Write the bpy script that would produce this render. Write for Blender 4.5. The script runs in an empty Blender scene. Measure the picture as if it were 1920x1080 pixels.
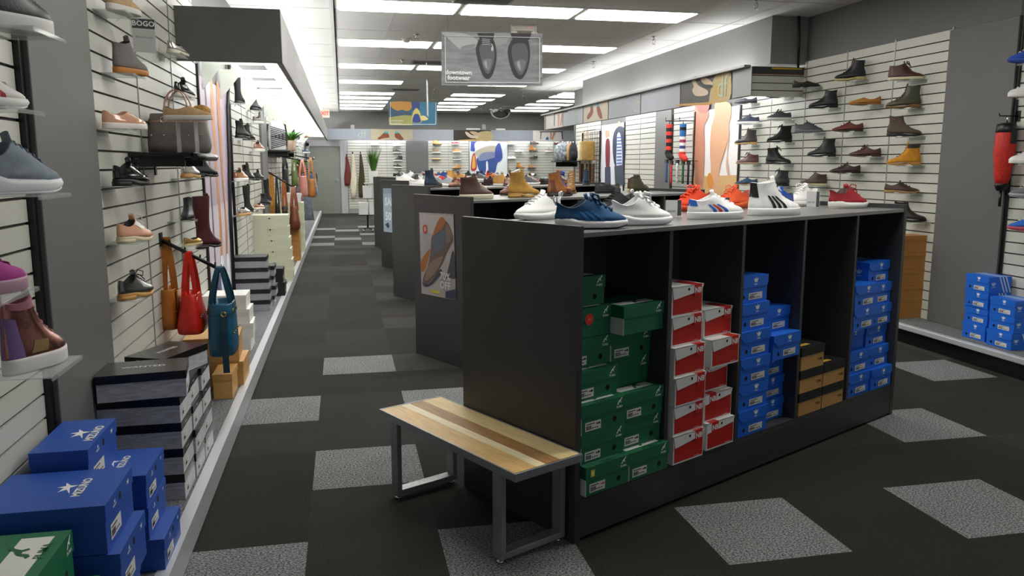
import bpy, math, random
from math import sin, cos, pi, radians, sqrt, acos
from mathutils import Vector, Matrix

# ------------------------------------------------------------------ camera, world, exposure
SC = bpy.context.scene
FPX, HC = 1500.0, 1.55                       # focal length in pixels of the 1920 wide frame, eye height
PITCH = math.atan(233 / 1500)
YAW = math.atan(320 / math.hypot(1500, 233))
cam_d = bpy.data.cameras.new('camera'); cam = bpy.data.objects.new('camera', cam_d)
SC.collection.objects.link(cam); SC.camera = cam
cam_d.sensor_width = 36; cam_d.lens = 36 * FPX / 1920; cam_d.clip_start = .05
cam.location = (0, 0, HC); cam.rotation_euler = (pi / 2 - PITCH, 0, -YAW)
W = bpy.data.worlds.new('ambient_fill'); SC.world = W; W.use_nodes = True
W.node_tree.nodes['Background'].inputs[0].default_value = (.93, .95, 1, 1)
W.node_tree.nodes['Background'].inputs[1].default_value = .3      # soft fill light added through the open end behind the camera
SC.view_settings.view_transform = 'Standard'; SC.view_settings.look = 'None'
SC.view_settings.gamma = 1; SC.view_settings.exposure = 0.0; SC.view_settings.use_curve_mapping = False
TROFFER_POWER, STRIP_POWER = 11.0, 27.0        # brightness of the ceiling troffers and of the strips inside the canopies

# ------------------------------------------------------------------ where things stand
FW = Vector((sin(YAW) * cos(PITCH), cos(YAW) * cos(PITCH), -sin(PITCH)))
RT = Vector((cos(YAW), -sin(YAW), 0)); UP = RT.cross(FW); EYE = Vector((0, 0, HC))
def ray(x, y): return FW + RT * ((x - 960) / FPX) + UP * ((540 - y) / FPX)
def at_z(x, y, z): r = ray(x, y); return EYE + r * ((z - HC) / r.z)
def at_x(x, y, X): r = ray(x, y); return EYE + r * (X / r.x)
def at_y(x, y, Y): r = ray(x, y); return EYE + r * (Y / r.y)
XL, XR, YB, ZC = -1.07, 5.10, 25.9, 3.15      # left wall, right wall, back wall, ceiling
PLX, PLZ, PRX, PRZ = -.634, .125, 4.71, .172  # edges and heights of the display platforms
rnd = random.Random(7)

# ------------------------------------------------------------------ materials
def lin(h):
    h = h.lstrip('#'); c = [int(h[i:i + 2], 16) / 255 for i in (0, 2, 4)]
    return tuple(x / 12.92 if x <= .04045 else ((x + .055) / 1.055) ** 2.4 for x in c) + (1,)
MATS = {}
def mat(name, col='#808080', rough=.5, metal=0, noise=None, bump=None, emit=None, clear=None, coat=0, spec=.5, weave=None):
    if name in MATS: return MATS[name]
    m = bpy.data.materials.new(name); m.use_nodes = True; nt = m.node_tree; b = nt.nodes['Principled BSDF']
    c = lin(col); b.inputs['Base Color'].default_value = c
    b.inputs['Roughness'].default_value = rough; b.inputs['Metallic'].default_value = metal
    b.inputs['Coat Weight'].default_value = coat; b.inputs['Coat Roughness'].default_value = .08
    b.inputs['Specular IOR Level'].default_value = spec
    tc = nt.nodes.new('ShaderNodeTexCoord')
    if noise:
        sc, amt = noise[0], noise[1]
        n = nt.nodes.new('ShaderNodeTexNoise'); n.inputs['Scale'].default_value = sc; n.inputs['Detail'].default_value = 3
        src = tc.outputs['Object']
        if len(noise) > 2:
            mp = nt.nodes.new('ShaderNodeMapping'); mp.inputs['Scale'].default_value = noise[2]
            nt.links.new(src, mp.inputs[0]); src = mp.outputs[0]
        nt.links.new(src, n.inputs['Vector'])
        rp = nt.nodes.new('ShaderNodeValToRGB'); rp.color_ramp.elements[0].position = .32; rp.color_ramp.elements[1].position = .68
        rp.color_ramp.elements[0].color = tuple(x * (1 - amt) for x in c[:3]) + (1,)
        rp.color_ramp.elements[1].color = tuple(min(1, x * (1 + amt)) for x in c[:3]) + (1,)
        nt.links.new(n.outputs['Fac'], rp.inputs[0]); nt.links.new(rp.outputs[0], b.inputs['Base Color'])
    if bump:
        n = nt.nodes.new('ShaderNodeTexNoise'); n.inputs['Scale'].default_value = bump[0]
        nt.links.new(tc.outputs['Object'], n.inputs['Vector'])
        bp = nt.nodes.new('ShaderNodeBump'); bp.inputs['Strength'].default_value = bump[1]; bp.inputs['Distance'].default_value = .004
        nt.links.new(n.outputs['Fac'], bp.inputs['Height']); nt.links.new(bp.outputs[0], b.inputs['Normal'])
    if emit: b.inputs['Emission Color'].default_value = lin(emit[0]); b.inputs['Emission Strength'].default_value = emit[1]
    if clear is not None:
        out = nt.nodes['Material Output']; mx = nt.nodes.new('ShaderNodeMixShader'); tr = nt.nodes.new('ShaderNodeBsdfTransparent')
        tr.inputs[0].default_value = (.96, .98, .97, 1); mx.inputs[0].default_value = clear
        nt.links.new(tr.outputs[0], mx.inputs[1]); nt.links.new(b.outputs[0], mx.inputs[2]); nt.links.new(mx.outputs[0], out.inputs[0])
    MATS[name] = m; return m
def cm(h, rough=.55, coat=0, metal=0): return mat(f'paint {h} {rough} {coat} {metal}', h, rough, metal, coat=coat)
def leather(h, rough=.42): return mat(f'leather {h} {rough}', h, rough, noise=(14, .16), bump=(160, .12))
def suede(h): return mat(f'suede {h}', h, .85, noise=(30, .12), bump=(260, .15))
def patent(h): return mat(f'patent {h}', h, .12, coat=.6, bump=(30, .12))
def metallic(h): return mat(f'metallic {h}', h, .22, metal=.85, bump=(40, .2))
DARK = mat('dark laminate', '#3a3a3b', .42, noise=(60, .10), bump=(300, .05))
DARKIN = mat('dark laminate inside', '#3a3a3b', .5, noise=(60, .10))
GREYP = mat('grey wall paint', '#656563', .55, noise=(1.2, .05), bump=(200, .04))
GREYF = mat('grey canopy paint', '#8b8b8a', .5, noise=(1.5, .05))
SLAT = mat('slat board', '#c9c9bf', .38, noise=(1.5, .03))
GROOVE = mat('slat groove', '#2b2722', .7)
BLACK = mat('black metal', '#0c0c0d', .4)
CHROME = mat('chrome', '#d8d8d8', .15, 1)
STEEL = mat('brushed steel', '#9a9c9d', .38, .55, noise=(40, .12, (1, 1, 14)))
ALU = mat('pale aluminium', '#c9ccd0', .38, .35)
CLEAR = mat('clear acrylic', '#f2f6f4', .06, clear=.16)
PLATE = mat('frosted plate', '#e8ecea', .15, clear=.35)
WHITE = cm('#eeeeec', .45); INK = cm('#151515', .6)

# ------------------------------------------------------------------ mesh building
COL = SC.collection
_text = {}
def text_geom(s, bold=0.0, font_w=1.0):
    k = (s, bold)
    if k not in _text:
        c = bpy.data.curves.new('lettering', 'FONT'); c.body = s; c.size = 1; c.align_x = 'CENTER'; c.align_y = 'CENTER'
        c.resolution_u = 2; c.offset = bold; c.space_line = .85
        o = bpy.data.objects.new('lettering', c); COL.objects.link(o); dg = bpy.context.evaluated_depsgraph_get()
        me = o.evaluated_get(dg).to_mesh()
        _text[k] = ([v.co.copy() for v in me.vertices], [tuple(p.vertices) for p in me.polygons])
        o.evaluated_get(dg).to_mesh_clear(); bpy.data.objects.remove(o); bpy.data.curves.remove(c)
    return _text[k]
I4 = Matrix.Identity(4)
def T(x=0, y=0, z=0, rz=0, rx=0, ry=0): return Matrix.Translation((x, y, z)) @ Matrix.Rotation(rz, 4, 'Z') @ Matrix.Rotation(ry, 4, 'Y') @ Matrix.Rotation(rx, 4, 'X')
class MB:
    def __init__(s): s.v = []; s.f = []; s.m = []; s.sm = []; s.mats = []
    def mi(s, m):
        if m not in s.mats: s.mats.append(m)
        return s.mats.index(m)
    def add(s, vs, fs, m, M=None, smooth=False):
        o = len(s.v); i = s.mi(m)
        s.v += [tuple(M @ Vector((p[0], p[1], p[2] if len(p) > 2 else 0))) for p in vs] if M is not None else [tuple(p) if len(p) > 2 else (p[0], p[1], 0) for p in vs]
        for f in fs: s.f.append(tuple(a + o for a in f)); s.m.append(i); s.sm.append(smooth)
        return s
    def box(s, x0, x1, y0, y1, z0, z1, m, M=None):
        vs = [(x, y, z) for z in (z0, z1) for y in (y0, y1) for x in (x0, x1)]
        return s.add(vs, [(0, 2, 3, 1), (4, 5, 7, 6), (0, 1, 5, 4), (2, 6, 7, 3), (0, 4, 6, 2), (1, 3, 7, 5)], m, M)
    def poly(s, pts, m, M=None): return s.add(pts, [tuple(range(len(pts)))], m, M)
    def prism(s, pts, d, m, M=None):                   # outline in x,y pulled up by d
        n = len(pts)
        vs = [(p[0], p[1], 0) for p in pts] + [(p[0], p[1], d) for p in pts]
        return s.add(vs, [tuple(range(n - 1, -1, -1)), tuple(range(n, 2 * n))] + [(i, (i + 1) % n, n + (i + 1) % n, n + i) for i in range(n)], m, M)
    def loft(s, rings, m, M=None, smooth=True, cap0=True, cap1=True, closed=True):
        n = len(rings[0]); vs = [p for r in rings for p in r]; fs = []
        for k in range(len(rings) - 1):
            for j in range(n if closed else n - 1):
                a, b = k * n + j, k * n + (j + 1) % n; fs.append((a, b, b + n, a + n))
        s.add(vs, fs, m, M, smooth); o = len(s.v) - len(vs); i = s.mi(m)
        if cap0: s.f.append(tuple(o + j for j in range(n - 1, -1, -1))); s.m.append(i); s.sm.append(False)
        if cap1: s.f.append(tuple(o + (len(rings) - 1) * n + j for j in range(n))); s.m.append(i); s.sm.append(False)
        return s
    def tube(s, path, r, m, n=6, M=None, caps=True, flat=None):
        P = [Vector(p) for p in path]; rings = []; prev = None
        for i, p in enumerate(P):
            t = (P[min(i + 1, len(P) - 1)] - P[max(i - 1, 0)]); t = t.normalized() if t.length > 1e-9 else Vector((0, 0, 1))
            if prev is None: a = t.orthogonal().normalized() if flat is None else (Vector(flat) - t * t.dot(Vector(flat))).normalized()
            else: a = (prev - t * t.dot(prev)); a = a.normalized() if a.length > 1e-6 else t.orthogonal().normalized()
            prev = a; b = t.cross(a); rr = r[i] if isinstance(r, (list, tuple)) and len(r) == len(P) and not isinstance(r, tuple) else r
            ra, rb = rr if isinstance(rr, tuple) else (rr, rr)
            rings.append([p + a * (ra * cos(2 * pi * j / n)) + b * (rb * sin(2 * pi * j / n)) for j in range(n)])
        return s.loft(rings, m, M, cap0=caps, cap1=caps)
    def ribbon(s, path, wdir, w, th, m, M=None):        # flat strap
        P = [Vector(p) for p in path]; wd = Vector(wdir).normalized(); rings = []
        for i, p in enumerate(P):
            t = (P[min(i + 1, len(P) - 1)] - P[max(i - 1, 0)]).normalized(); a = (wd - t * t.dot(wd)).normalized(); b = t.cross(a)
            rings.append([p + a * (x * w / 2) + b * (y * th / 2) for x, y in ((-1, -1), (1, -1), (1, 1), (-1, 1))])
        return s.loft(rings, m, M, smooth=False)
    def lathe(s, prof, m, n=16, M=None, smooth=True, cap0=True, cap1=True):
        return s.loft([[(r * cos(2 * pi * j / n), r * sin(2 * pi * j / n), z) for j in range(n)] for r, z in prof], m, M, smooth, cap0, cap1)
    def ball(s, c, r, m, n=8, sq=(1, 1, 1), M=None):
        rings = [[(c[0] + sq[0] * r * sin(a) * cos(2 * pi * j / n), c[1] + sq[1] * r * sin(a) * sin(2 * pi * j / n), c[2] - sq[2] * r * cos(a)) for j in range(n)] for a in [pi * (k + .25) / (n / 2 + .5) for k in range(n // 2 + 1)]]
        return s.loft(rings, m, M)
    def text(s, t, size, m, M, bold=0.0, sx=1.0):
        vs, fs = text_geom(t, bold)
        return s.add([(p.x * size * sx, p.y * size, 0) for p in vs], fs, m, M)
    def build(s, name, parent=None, bevel=0, loc=None, rz=0, kind=None, label=None):
        me = bpy.data.meshes.new(name); me.from_pydata(s.v, [], s.f)
        for m in s.mats: me.materials.append(m)
        me.polygons.foreach_set('material_index', s.m); me.polygons.foreach_set('use_smooth', s.sm); me.update()
        o = bpy.data.objects.new(name, me); COL.objects.link(o)
        if parent is not None: o.parent = parent
        if loc is not None: o.location = loc; o.rotation_euler.z = rz
        if bevel:
            b = o.modifiers.new('edge', 'BEVEL'); b.width = bevel; b.segments = 2; b.limit_method = 'ANGLE'
        if kind: o['kind'] = kind
        if label: o['label'] = label
        return o
def tag(o, label, cat, group=None):
    o['label'] = label; o['category'] = cat
    if group: o['group'] = group
    return o
def thing(name, label, cat, loc=(0, 0, 0), rz=0, group=None, tilt=None):
    o = bpy.data.objects.new(name, None); COL.objects.link(o); o.empty_display_size = .05
    o.location = loc; o.rotation_euler = (tilt[0] if tilt else 0, tilt[1] if tilt else 0, rz); return tag(o, label, cat, group)
def dup(src, loc, rz, label=None, group=None):
    r = src.copy(); COL.objects.link(r); r.location = loc; r.rotation_euler.z = rz
    if label: r['label'] = label
    if group: r['group'] = group
    for ch in list(src.children):
        c = ch.copy(); COL.objects.link(c); c.parent = r
        for g in list(ch.children): d = g.copy(); COL.objects.link(d); d.parent = c
    return r
def interp(tab, t):                                    # tab: list of tuples, t in 0..1 along it
    f = max(0, min(1, t)) * (len(tab) - 1); i = min(int(f), len(tab) - 2); u = f - i
    if isinstance(tab[0], tuple): return tuple(a + (b - a) * u for a, b in zip(tab[i], tab[i + 1]))
    return tab[i] + (tab[i + 1] - tab[i]) * u
# wall-facing frames: local x runs along the surface, y up it, z out of it
def face_left(Y, Z, off): return Matrix(((0, 0, 1, XL + off), (1, 0, 0, Y), (0, 1, 0, Z), (0, 0, 0, 1)))
def face_plane(o, xdir):                                # vertical surface, x along xdir, y up, z = x cross y
    x = Vector(xdir).normalized(); y = Vector((0, 0, 1)); z = x.cross(y)
    return Matrix(((x.x, y.x, z.x, o[0]), (x.y, y.y, z.y, o[1]), (x.z, y.z, z.z, o[2]), (0, 0, 0, 1)))
# ------------------------------------------------------------------ floor
CARP = []
def carpet(name, dark, light, fleck):
    m = mat(name, dark, .95, spec=.2); nt = m.node_tree; b = nt.nodes['Principled BSDF']
    tc = nt.nodes.new('ShaderNodeTexCoord'); mp = nt.nodes.new('ShaderNodeMapping'); mp.inputs['Scale'].default_value = (1, 1.5, 1)
    n = nt.nodes.new('ShaderNodeTexNoise'); n.inputs['Scale'].default_value = 105; n.inputs['Detail'].default_value = 2
    n2 = nt.nodes.new('ShaderNodeTexNoise'); n2.inputs['Scale'].default_value = 3; n2.inputs['Detail'].default_value = 3
    rp = nt.nodes.new('ShaderNodeValToRGB'); rp.color_ramp.elements[0].position = .5 - fleck; rp.color_ramp.elements[1].position = .5 + fleck
    rp.color_ramp.elements[0].color = lin(dark); rp.color_ramp.elements[1].color = lin(light)
    mx = nt.nodes.new('ShaderNodeMix'); mx.data_type = 'RGBA'; mx.blend_type = 'MULTIPLY'; mx.inputs[0].default_value = .35
    nt.links.new(tc.outputs['Object'], mp.inputs[0]); nt.links.new(mp.outputs[0], n.inputs['Vector']); nt.links.new(tc.outputs['Object'], n2.inputs['Vector'])
    nt.links.new(n.outputs['Fac'], rp.inputs[0]); nt.links.new(rp.outputs[0], mx.inputs[6]); nt.links.new(n2.outputs['Fac'], mx.inputs[7])
    nt.links.new(mx.outputs[2], b.inputs['Base Color'])
    bp = nt.nodes.new('ShaderNodeBump'); bp.inputs['Strength'].default_value = .35; bp.inputs['Distance'].default_value = .006
    nt.links.new(n.outputs['Fac'], bp.inputs['Height']); nt.links.new(bp.outputs[0], b.inputs['Normal'])
    return m
CD = [carpet('charcoal carpet a', '#25241f', '#3a3833', .2), carpet('charcoal carpet b', '#2b2a26', '#413f3b', .2), carpet('charcoal carpet c', '#32312d', '#4a4845', .2)]
CL = carpet('light grey carpet', '#4e4f50', '#a4a6a6', .1)
CP = carpet('platform carpet', '#4c4d4e', '#96999a', .12)
LIGHT = {(0, 6), (-1, 4), (0, 2), (-1, 0), (1, 4), (1, 0), (3, 0), (5, 0), (6, 2), (8, 4), (-1, 24), (-1, 27), (-1, 31), (0, 26), (0, 30), (1, 24), (1, 28), (1, 32), (4, 8), (6, 12), (3, 14), (7, 18), (2, 20)}
mb = MB()
for i in range(-3, 20):
    for j in range(-6, 44):
        x0, y0 = -.185 + .54 * i, 2.685 + .5415 * j
        m = CL if (i, j) in LIGHT else CD[rnd.choice((0, 0, 1, 1, 2)) if j > 4 else rnd.choice((0, 0, 0, 1))]
        mb.poly([(x0, y0, 0), (x0 + .54, y0, 0), (x0 + .54, y0 + .5415, 0), (x0, y0 + .5415, 0)], m)
mb.build('floor', kind='structure')
mb = MB(); mb.box(XL - .2, PLX - .012, .2, 25.2, 0, PLZ, CP); mb.build('floor_platform_left', kind='structure')
mb = MB(); mb.box(PLX - .012, PLX, .2, 25.2, .012, PLZ + .004, ALU); mb.box(PLX - .05, PLX - .012, .2, 25.2, PLZ, PLZ + .004, ALU); mb.build('trim_1', kind='structure')
mb = MB(); mb.box(PRX + .05, XR + .3, 1.5, 17.4, PRZ - .05, PRZ, CP); mb.box(PRX + .06, XR + .3, 1.5, 17.4, 0, PRZ - .05, BLACK); mb.build('floor_platform_right', kind='structure')
mb = MB(); mb.box(PRX, PRX + .05, 1.5, 17.4, PRZ - .042, PRZ + .003, ALU); mb.build('trim_2', kind='structure', bevel=.006)

# ------------------------------------------------------------------ walls and slat boards
def shell(name, x0, x1, y0, y1, z0, z1, m=GREYP): mb = MB(); mb.box(x0, x1, y0, y1, z0, z1, m); return mb.build(name, kind='structure')
shell('wall_left', XL - .25, XL - .002, -1.5, YB + .2, 0, ZC)
shell('wall_right', XR + .002, XR + .25, 1.5, 17.5, 0, 3.9)
shell('wall_back', -1.4, 10.2, YB + .002, YB + .2, 0, ZC, mat('back wall paint', '#939391', .55, noise=(1.2, .05)))
shell('wall_right_far', 10.0, 10.2, 17.5, YB, 0, ZC); shell('wall_front', XR, 10.2, 17.4, 17.5, 0, ZC)
shell('wall_bulkhead', 4.66, XR, 8.31, 15.4, 2.64, 3.9, mat('bulkhead paint', '#868684', .5, noise=(1.2, .04)))
def slats(name, M, w, z0, z1, post0=True, post1=False, pitch=.0865, posttop=0):
    mb = MB(); mb.box(0, w, z0, z1, 0, .002, GROOVE, M); z = z1
    while z > z0 + .01:
        b = max(z0, z - pitch + .0105); mb.box(.004, w - .004, b, z, .001, .012, SLAT, M); z -= pitch
    mb.build(name, kind='structure')
    for p, x in ((post0, 0), (post1, w)):
        if p:
            q = MB(); q.box(x - .006, x + .006, z0, z1 + posttop, .012, .0165, STEEL, M); zz = z0
            q.build('wall_standard_strip', kind='structure')
def slat_left(y0, y1, z0=PLZ, z1=2.9, n=1, p0=True, p1=False):
    w = (y1 - y0) / n
    for k in range(n): slats('wall_left_panel', face_left(y0 + k * w, 0, 0), w, z0, z1, p0 or k > 0, p1 and k == n - 1)
def fr(Y, off=0): return face_plane((XR - off, Y, 0), (0, -1, 0))
def slat_right(y0, y1, z0=PRZ, z1=2.67, n=1, p0=True, p1=False):
    w = (y1 - y0) / n
    for k in range(n): slats('wall_right_panel', fr(y1 - k * w), w, z0, z1, p0 or k > 0, p1 and k == n - 1, posttop=.02)
def fb(X, off=0): return face_plane((X, YB - off, 0), (1, 0, 0))
def slat_back(x0, x1, n=1, z1=2.27):
    w = (x1 - x0) / n
    for k in range(n): slats('wall_back_panel', fb(x0 + k * w), w, .15, z1, True, k == n - 1)
slat_left(1.6, 3.035, n=2); slat_left(3.79, 6.60, n=3, p0=False, p1=False); slat_left(8.42, 11.3, z1=2.6, n=3); slat_left(12.1, 15.3, z1=2.6, n=4); slat_left(15.9, 24.4, z1=2.6, n=8)
slat_right(2.6, 5.34, n=2); slat_right(6.08, 9.72, n=5, p1=True); slat_right(11.15, 11.92, z1=2.4); slat_right(12.6, 14.1, z1=2.4, n=2); slat_right(15.55, 17.3, z1=2.4, n=2)
slat_back(.20, 2.02, 3); slat_back(2.72, 4.03, 2); slat_back(5.33, 9.9, 6)
def column(name, M, w, z0, z1, d, m=GREYP, edge=None):
    mb = MB(); mb.box(0, w, z0, z1, 0, d, m, M); o = mb.build(name, kind='structure', bevel=.004); return o
column('column_left', face_left(3.07, 0, -.002), .715, PLZ, ZC, .05)
column('column_left.001', face_left(11.3, 0, -.002), .8, PLZ, 2.6, .045); column('column_left.002', face_left(15.3, 0, -.002), .6, PLZ, 2.6, .045)
column('column_right', fr(6.08, -.002), .72, PRZ, 2.66, .05); column('column_right.001', fr(12.58, -.002), .64, PRZ, 2.4, .05)
column('column_back', fb(2.02, -.002), .70, 0, 2.27, .05)
for nm, M, z1 in (('trim_3', face_left(3.035, 0, 0), ZC), ('trim_4', face_left(6.60, 0, 0), 2.3), ('trim_5', face_left(8.35, 0, 0), 2.3), ('trim_6', fr(5.37), 2.9), ('trim_7', fr(9.76), 2.3), ('trim_8', fr(11.15), 2.3), ('trim_9', fr(11.95), 2.3), ('trim_10', fr(14.15), 2.3)):
    mb = MB(); mb.box(0, .035, PLZ, z1, -.001, .03, BLACK, M); mb.build(nm, kind='structure')
# back wall door
mb = MB(); M = fb(-.95)
mb.box(0, .92, 0, 2.08, .0, .03, mat('door paint', '#7d7f78', .45, noise=(2, .03)), M); d1 = mb.build('door_1', kind='structure')
mb = MB(); mb.box(-.09, 0, 0, 2.2, 0, .06, mat('door frame paint', '#a9abab', .4), M); mb.box(.92, 1.13, 0, 2.27, 0, .06, MATS['door frame paint'], M); mb.box(-.09, .92, 2.08, 2.27, 0, .06, MATS['door frame paint'], M)
mb.build('door_frame', kind='structure', bevel=.01)
mb = MB(); mb.box(.80, .86, .98, 1.10, .03, .04, STEEL, M); mb.tube([M @ Vector((.83, 1.04, .03)), M @ Vector((.83, 1.04, .08)), M @ Vector((.72, 1.04, .08))], .011, STEEL); mb.build('handle', d1)
# ------------------------------------------------------------------ ceiling
CT = mat('ceiling tile', '#d6d5d0', .9, noise=(60, .05)); CTW = mat('ceiling tile pale', '#dcdcd6', .9, noise=(60, .04)); CG = mat('ceiling grid', '#cfcec9', .6)
def ceil(name, x0, x1, y0, y1, m):
    mb = MB(); mb.box(x0, x1, y0, y1, ZC, ZC + .05, m); x = math.ceil((x0 + .03) / .64) * .64 - .03
    while x < x1: mb.box(x - .011, x + .011, y0, y1, ZC - .004, ZC + .001, CG); x += .64
    y = y0
    while y < y1: mb.box(x0, x1, y - .011, y + .011, ZC - .004, ZC + .001, CG); y += 1.3
    mb.build(name, kind='structure')
ceil('ceiling', -.03, 3.81, -1.5, YB, CT); ceil('ceiling_left', XL, -.03, -1.5, YB, CTW); ceil('ceiling_right', 3.81, XR, -1.5, 17.5, CTW); ceil('ceiling_far', 3.81, 10.2, 17.5, YB, CT)
mb = MB(); mb.box(-.07, -.03, -1.5, YB, ZC - .03, ZC, CG); mb.build('trim_shadow_line', kind='structure')  # grey strip laid in for the shadow line along the ceiling edge
# ------------------------------------------------------------------ canopies over the walls
def canopy(name, x0, x1, y0, y1, z0, z1, m=GREYF): mb = MB(); mb.box(x0, x1, y0, y1, z0, z1, m); return mb.build(name, kind='structure', bevel=.004)
canopy('wall_left_canopy_board', -.415, -.375, 5.92, 25.6, 2.235, 2.59); canopy('wall_left_canopy_end_board', XL, -.375, 5.88, 5.92, 2.235, 2.59, mat('canopy end paint', '#6a6a68', .5, noise=(80, .05)))
canopy('wall_right_canopy_board', 4.44, 4.48, 8.37, 17.6, 2.29, 2.61); canopy('wall_right_canopy_end_board', 4.44, XR, 8.33, 8.37, 2.29, 2.61, SLAT)
M = face_plane((4.44, 8.33, 0), (1, 0, 0)); mb = MB()
for z in (2.35, 2.43, 2.51): mb.box(.0, .66, z, z + .009, 0, .002, GROOVE, M)
mb.box(0, .66, 2.53, 2.61, 0, .004, DARK, M); mb.box(.25, .62, 2.585, 2.602, .004, .006, cm('#c8a52a'), M); mb.box(0, .66, 2.526, 2.532, .004, .006, cm('#a23a2a'), M)
mb.build('wall_right_canopy_end_trim', kind='structure')
mb = MB(); mb.box(4.36, 4.44, 8.33, 17.6, 2.60, 2.625, STEEL); mb.build('trim_12', kind='structure')
canopy('wall_back_uplight_blocker_board', -.37, 9.9, YB - .60, YB + .001, 2.58, 2.60); canopy('wall_back_canopy_board', -.37, 9.9, YB - .65, YB - .60, 2.27, 2.60, mat('band panel', '#a3a8b3', .45))  # first board is added to block uplight from the back strips
mb = MB(); mb.tube([(4.99, 8.29, 2.6), (4.98, 8.28, 2.9), (4.94, 8.27, 3.35)], .014, BLACK); tag(mb.build('cable_riser'), 'black cable running up the grey wall beside the canopy end', 'cable')
mb = MB(); p = [at_x(430, 118, XL + .03), at_x(427, 200, XL + .03), at_x(430, 300, XL + .03), at_x(432, 400, XL + .03), at_x(440, 560, XL + .03)]
mb.tube(p, .017, BLACK); tag(mb.build('power_cable'), 'thick black cable hanging down the wall edge beside the lilac poster', 'cable')
for k in range(19):
    y = 6.9 + .98 * k; mb = MB()
    g = mat('brace acrylic', '#dfe6d8', .25)
    mb.box(XL + .012, -.42, y, y + .012, 2.33, 2.40, g); M = face_plane((XL + .012, y, 0), (1, 0, 0)); mb.prism([(0, 2.33), (.16, 2.33), (0, 2.13)], .012, g, M)
    tag(mb.build('canopy_brace'), 'pale acrylic gusset brace tying the left canopy to the slat wall', 'bracket', 'braces under the left wall canopy')
# ------------------------------------------------------------------ lamps
EM = mat('lamp diffuser', '#ffffff', .5, emit=('#fffdf6', TROFFER_POWER)); EMB = mat('back strip tube', '#ffffff', .5, emit=('#fdfdff', STRIP_POWER * .75)); EMR = mat('right strip tube', '#ffffff', .5, emit=('#fdfdff', STRIP_POWER * .95)); EMS = mat('strip tube', '#ffffff', .5, emit=('#fdfdff', STRIP_POWER))
def troffer(x, y):
    t = thing('ceiling_light', 'recessed fluorescent ceiling light with white diffuser in a row of the grey ceiling', 'light', (x, y, ZC), 0, 'recessed ceiling lights')
    f = MB(); FM = mat('light frame', '#e6e6e2', .4)
    for a in ((0, 1.25, 0, .02), (0, 1.25, .57, .59), (0, .02, .02, .57), (1.23, 1.25, .02, .57)): f.box(a[0], a[1], a[2], a[3], -.012, 0, FM)
    f.build('frame', t); d = MB(); d.box(.03, 1.22, .02, .57, -.02, -.001, EM); d.build('diffuser', t)
for r in (-2, -1):  # unseen rows nearer the camera, added to light the foreground
    for x in (0, 1.28, 2.56): troffer(x, 8.3 + 2.6 * r)
for r in range(7):
    y = 8.3 + 2.6 * r
    for x in ((.0, 1.28, 2.56) if r < 3 else (0, 2.56)): troffer(x, y)
    if r >= 3: troffer(4.95, max(y, 17.9))
for r in (8.3 + 1.3 * k for k in (9, 11)):
    for x in (0, 2.56, 4.95): troffer(x, r)
def strip_light(x0, y0, x1, y1, z, lab, grp, reach):
    t = thing('strip_light', lab, 'light', (0, 0, 0), 0, grp); a = MB(); b = MB()
    dx, dy = (.05, 0) if x0 == x1 else (0, .05)
    a.box(x0 - dx, x1 + dx, y0 - dy, y1 + dy, z, z + .03, WHITE)
    for q in (.15, .85):
        if reach[0]: a.box(min(x0, reach[0]), max(x0, reach[0]), y0 + (y1 - y0) * q, y0 + (y1 - y0) * q + .02, z + .03, z + .04, WHITE)
        else: a.box(x0 + (x1 - x0) * q, x0 + (x1 - x0) * q + .02, min(y0, reach[1]), max(y0, reach[1]), z + .03, z + .04, WHITE)
    a.build('batten', t)
    EMX = EMB if 'back' in grp else EMR if 'right' in grp else EMS
    for s in (-.5, .5): b.tube([(x0 + dx * s, y0 + dy * s, z + .045), (x1 + dx * s, y1 + dy * s, z + .045)], .014, EMX, 6); 
    for s in (-.5, .5): b.tube([(x0 + dx * s, y0 + dy * s, z - .016), (x1 + dx * s, y1 + dy * s, z - .016)], .014, EMX, 6)
    b.build('tube', t)
for k in range(9): strip_light(-.62, 6.2 + 2.15 * k, -.62, 8.2 + 2.15 * k, 2.46, 'white strip light hidden behind the left canopy board', 'strip lights behind the left canopy', (-.412, 0))
for k in range(4): strip_light(4.575, 8.7 + 2.2 * k, 4.575, 10.7 + 2.2 * k, 2.47, 'white strip light hidden behind the right canopy board', 'strip lights behind the right canopy', (4.477, 0))
for k in range(4): strip_light(.2 + 2.3 * k, YB - .42, 2.2 + 2.3 * k, YB - .42, 2.47, 'white strip light hidden behind the back canopy band', 'strip lights behind the back canopy', (0, YB - .603))
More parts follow.
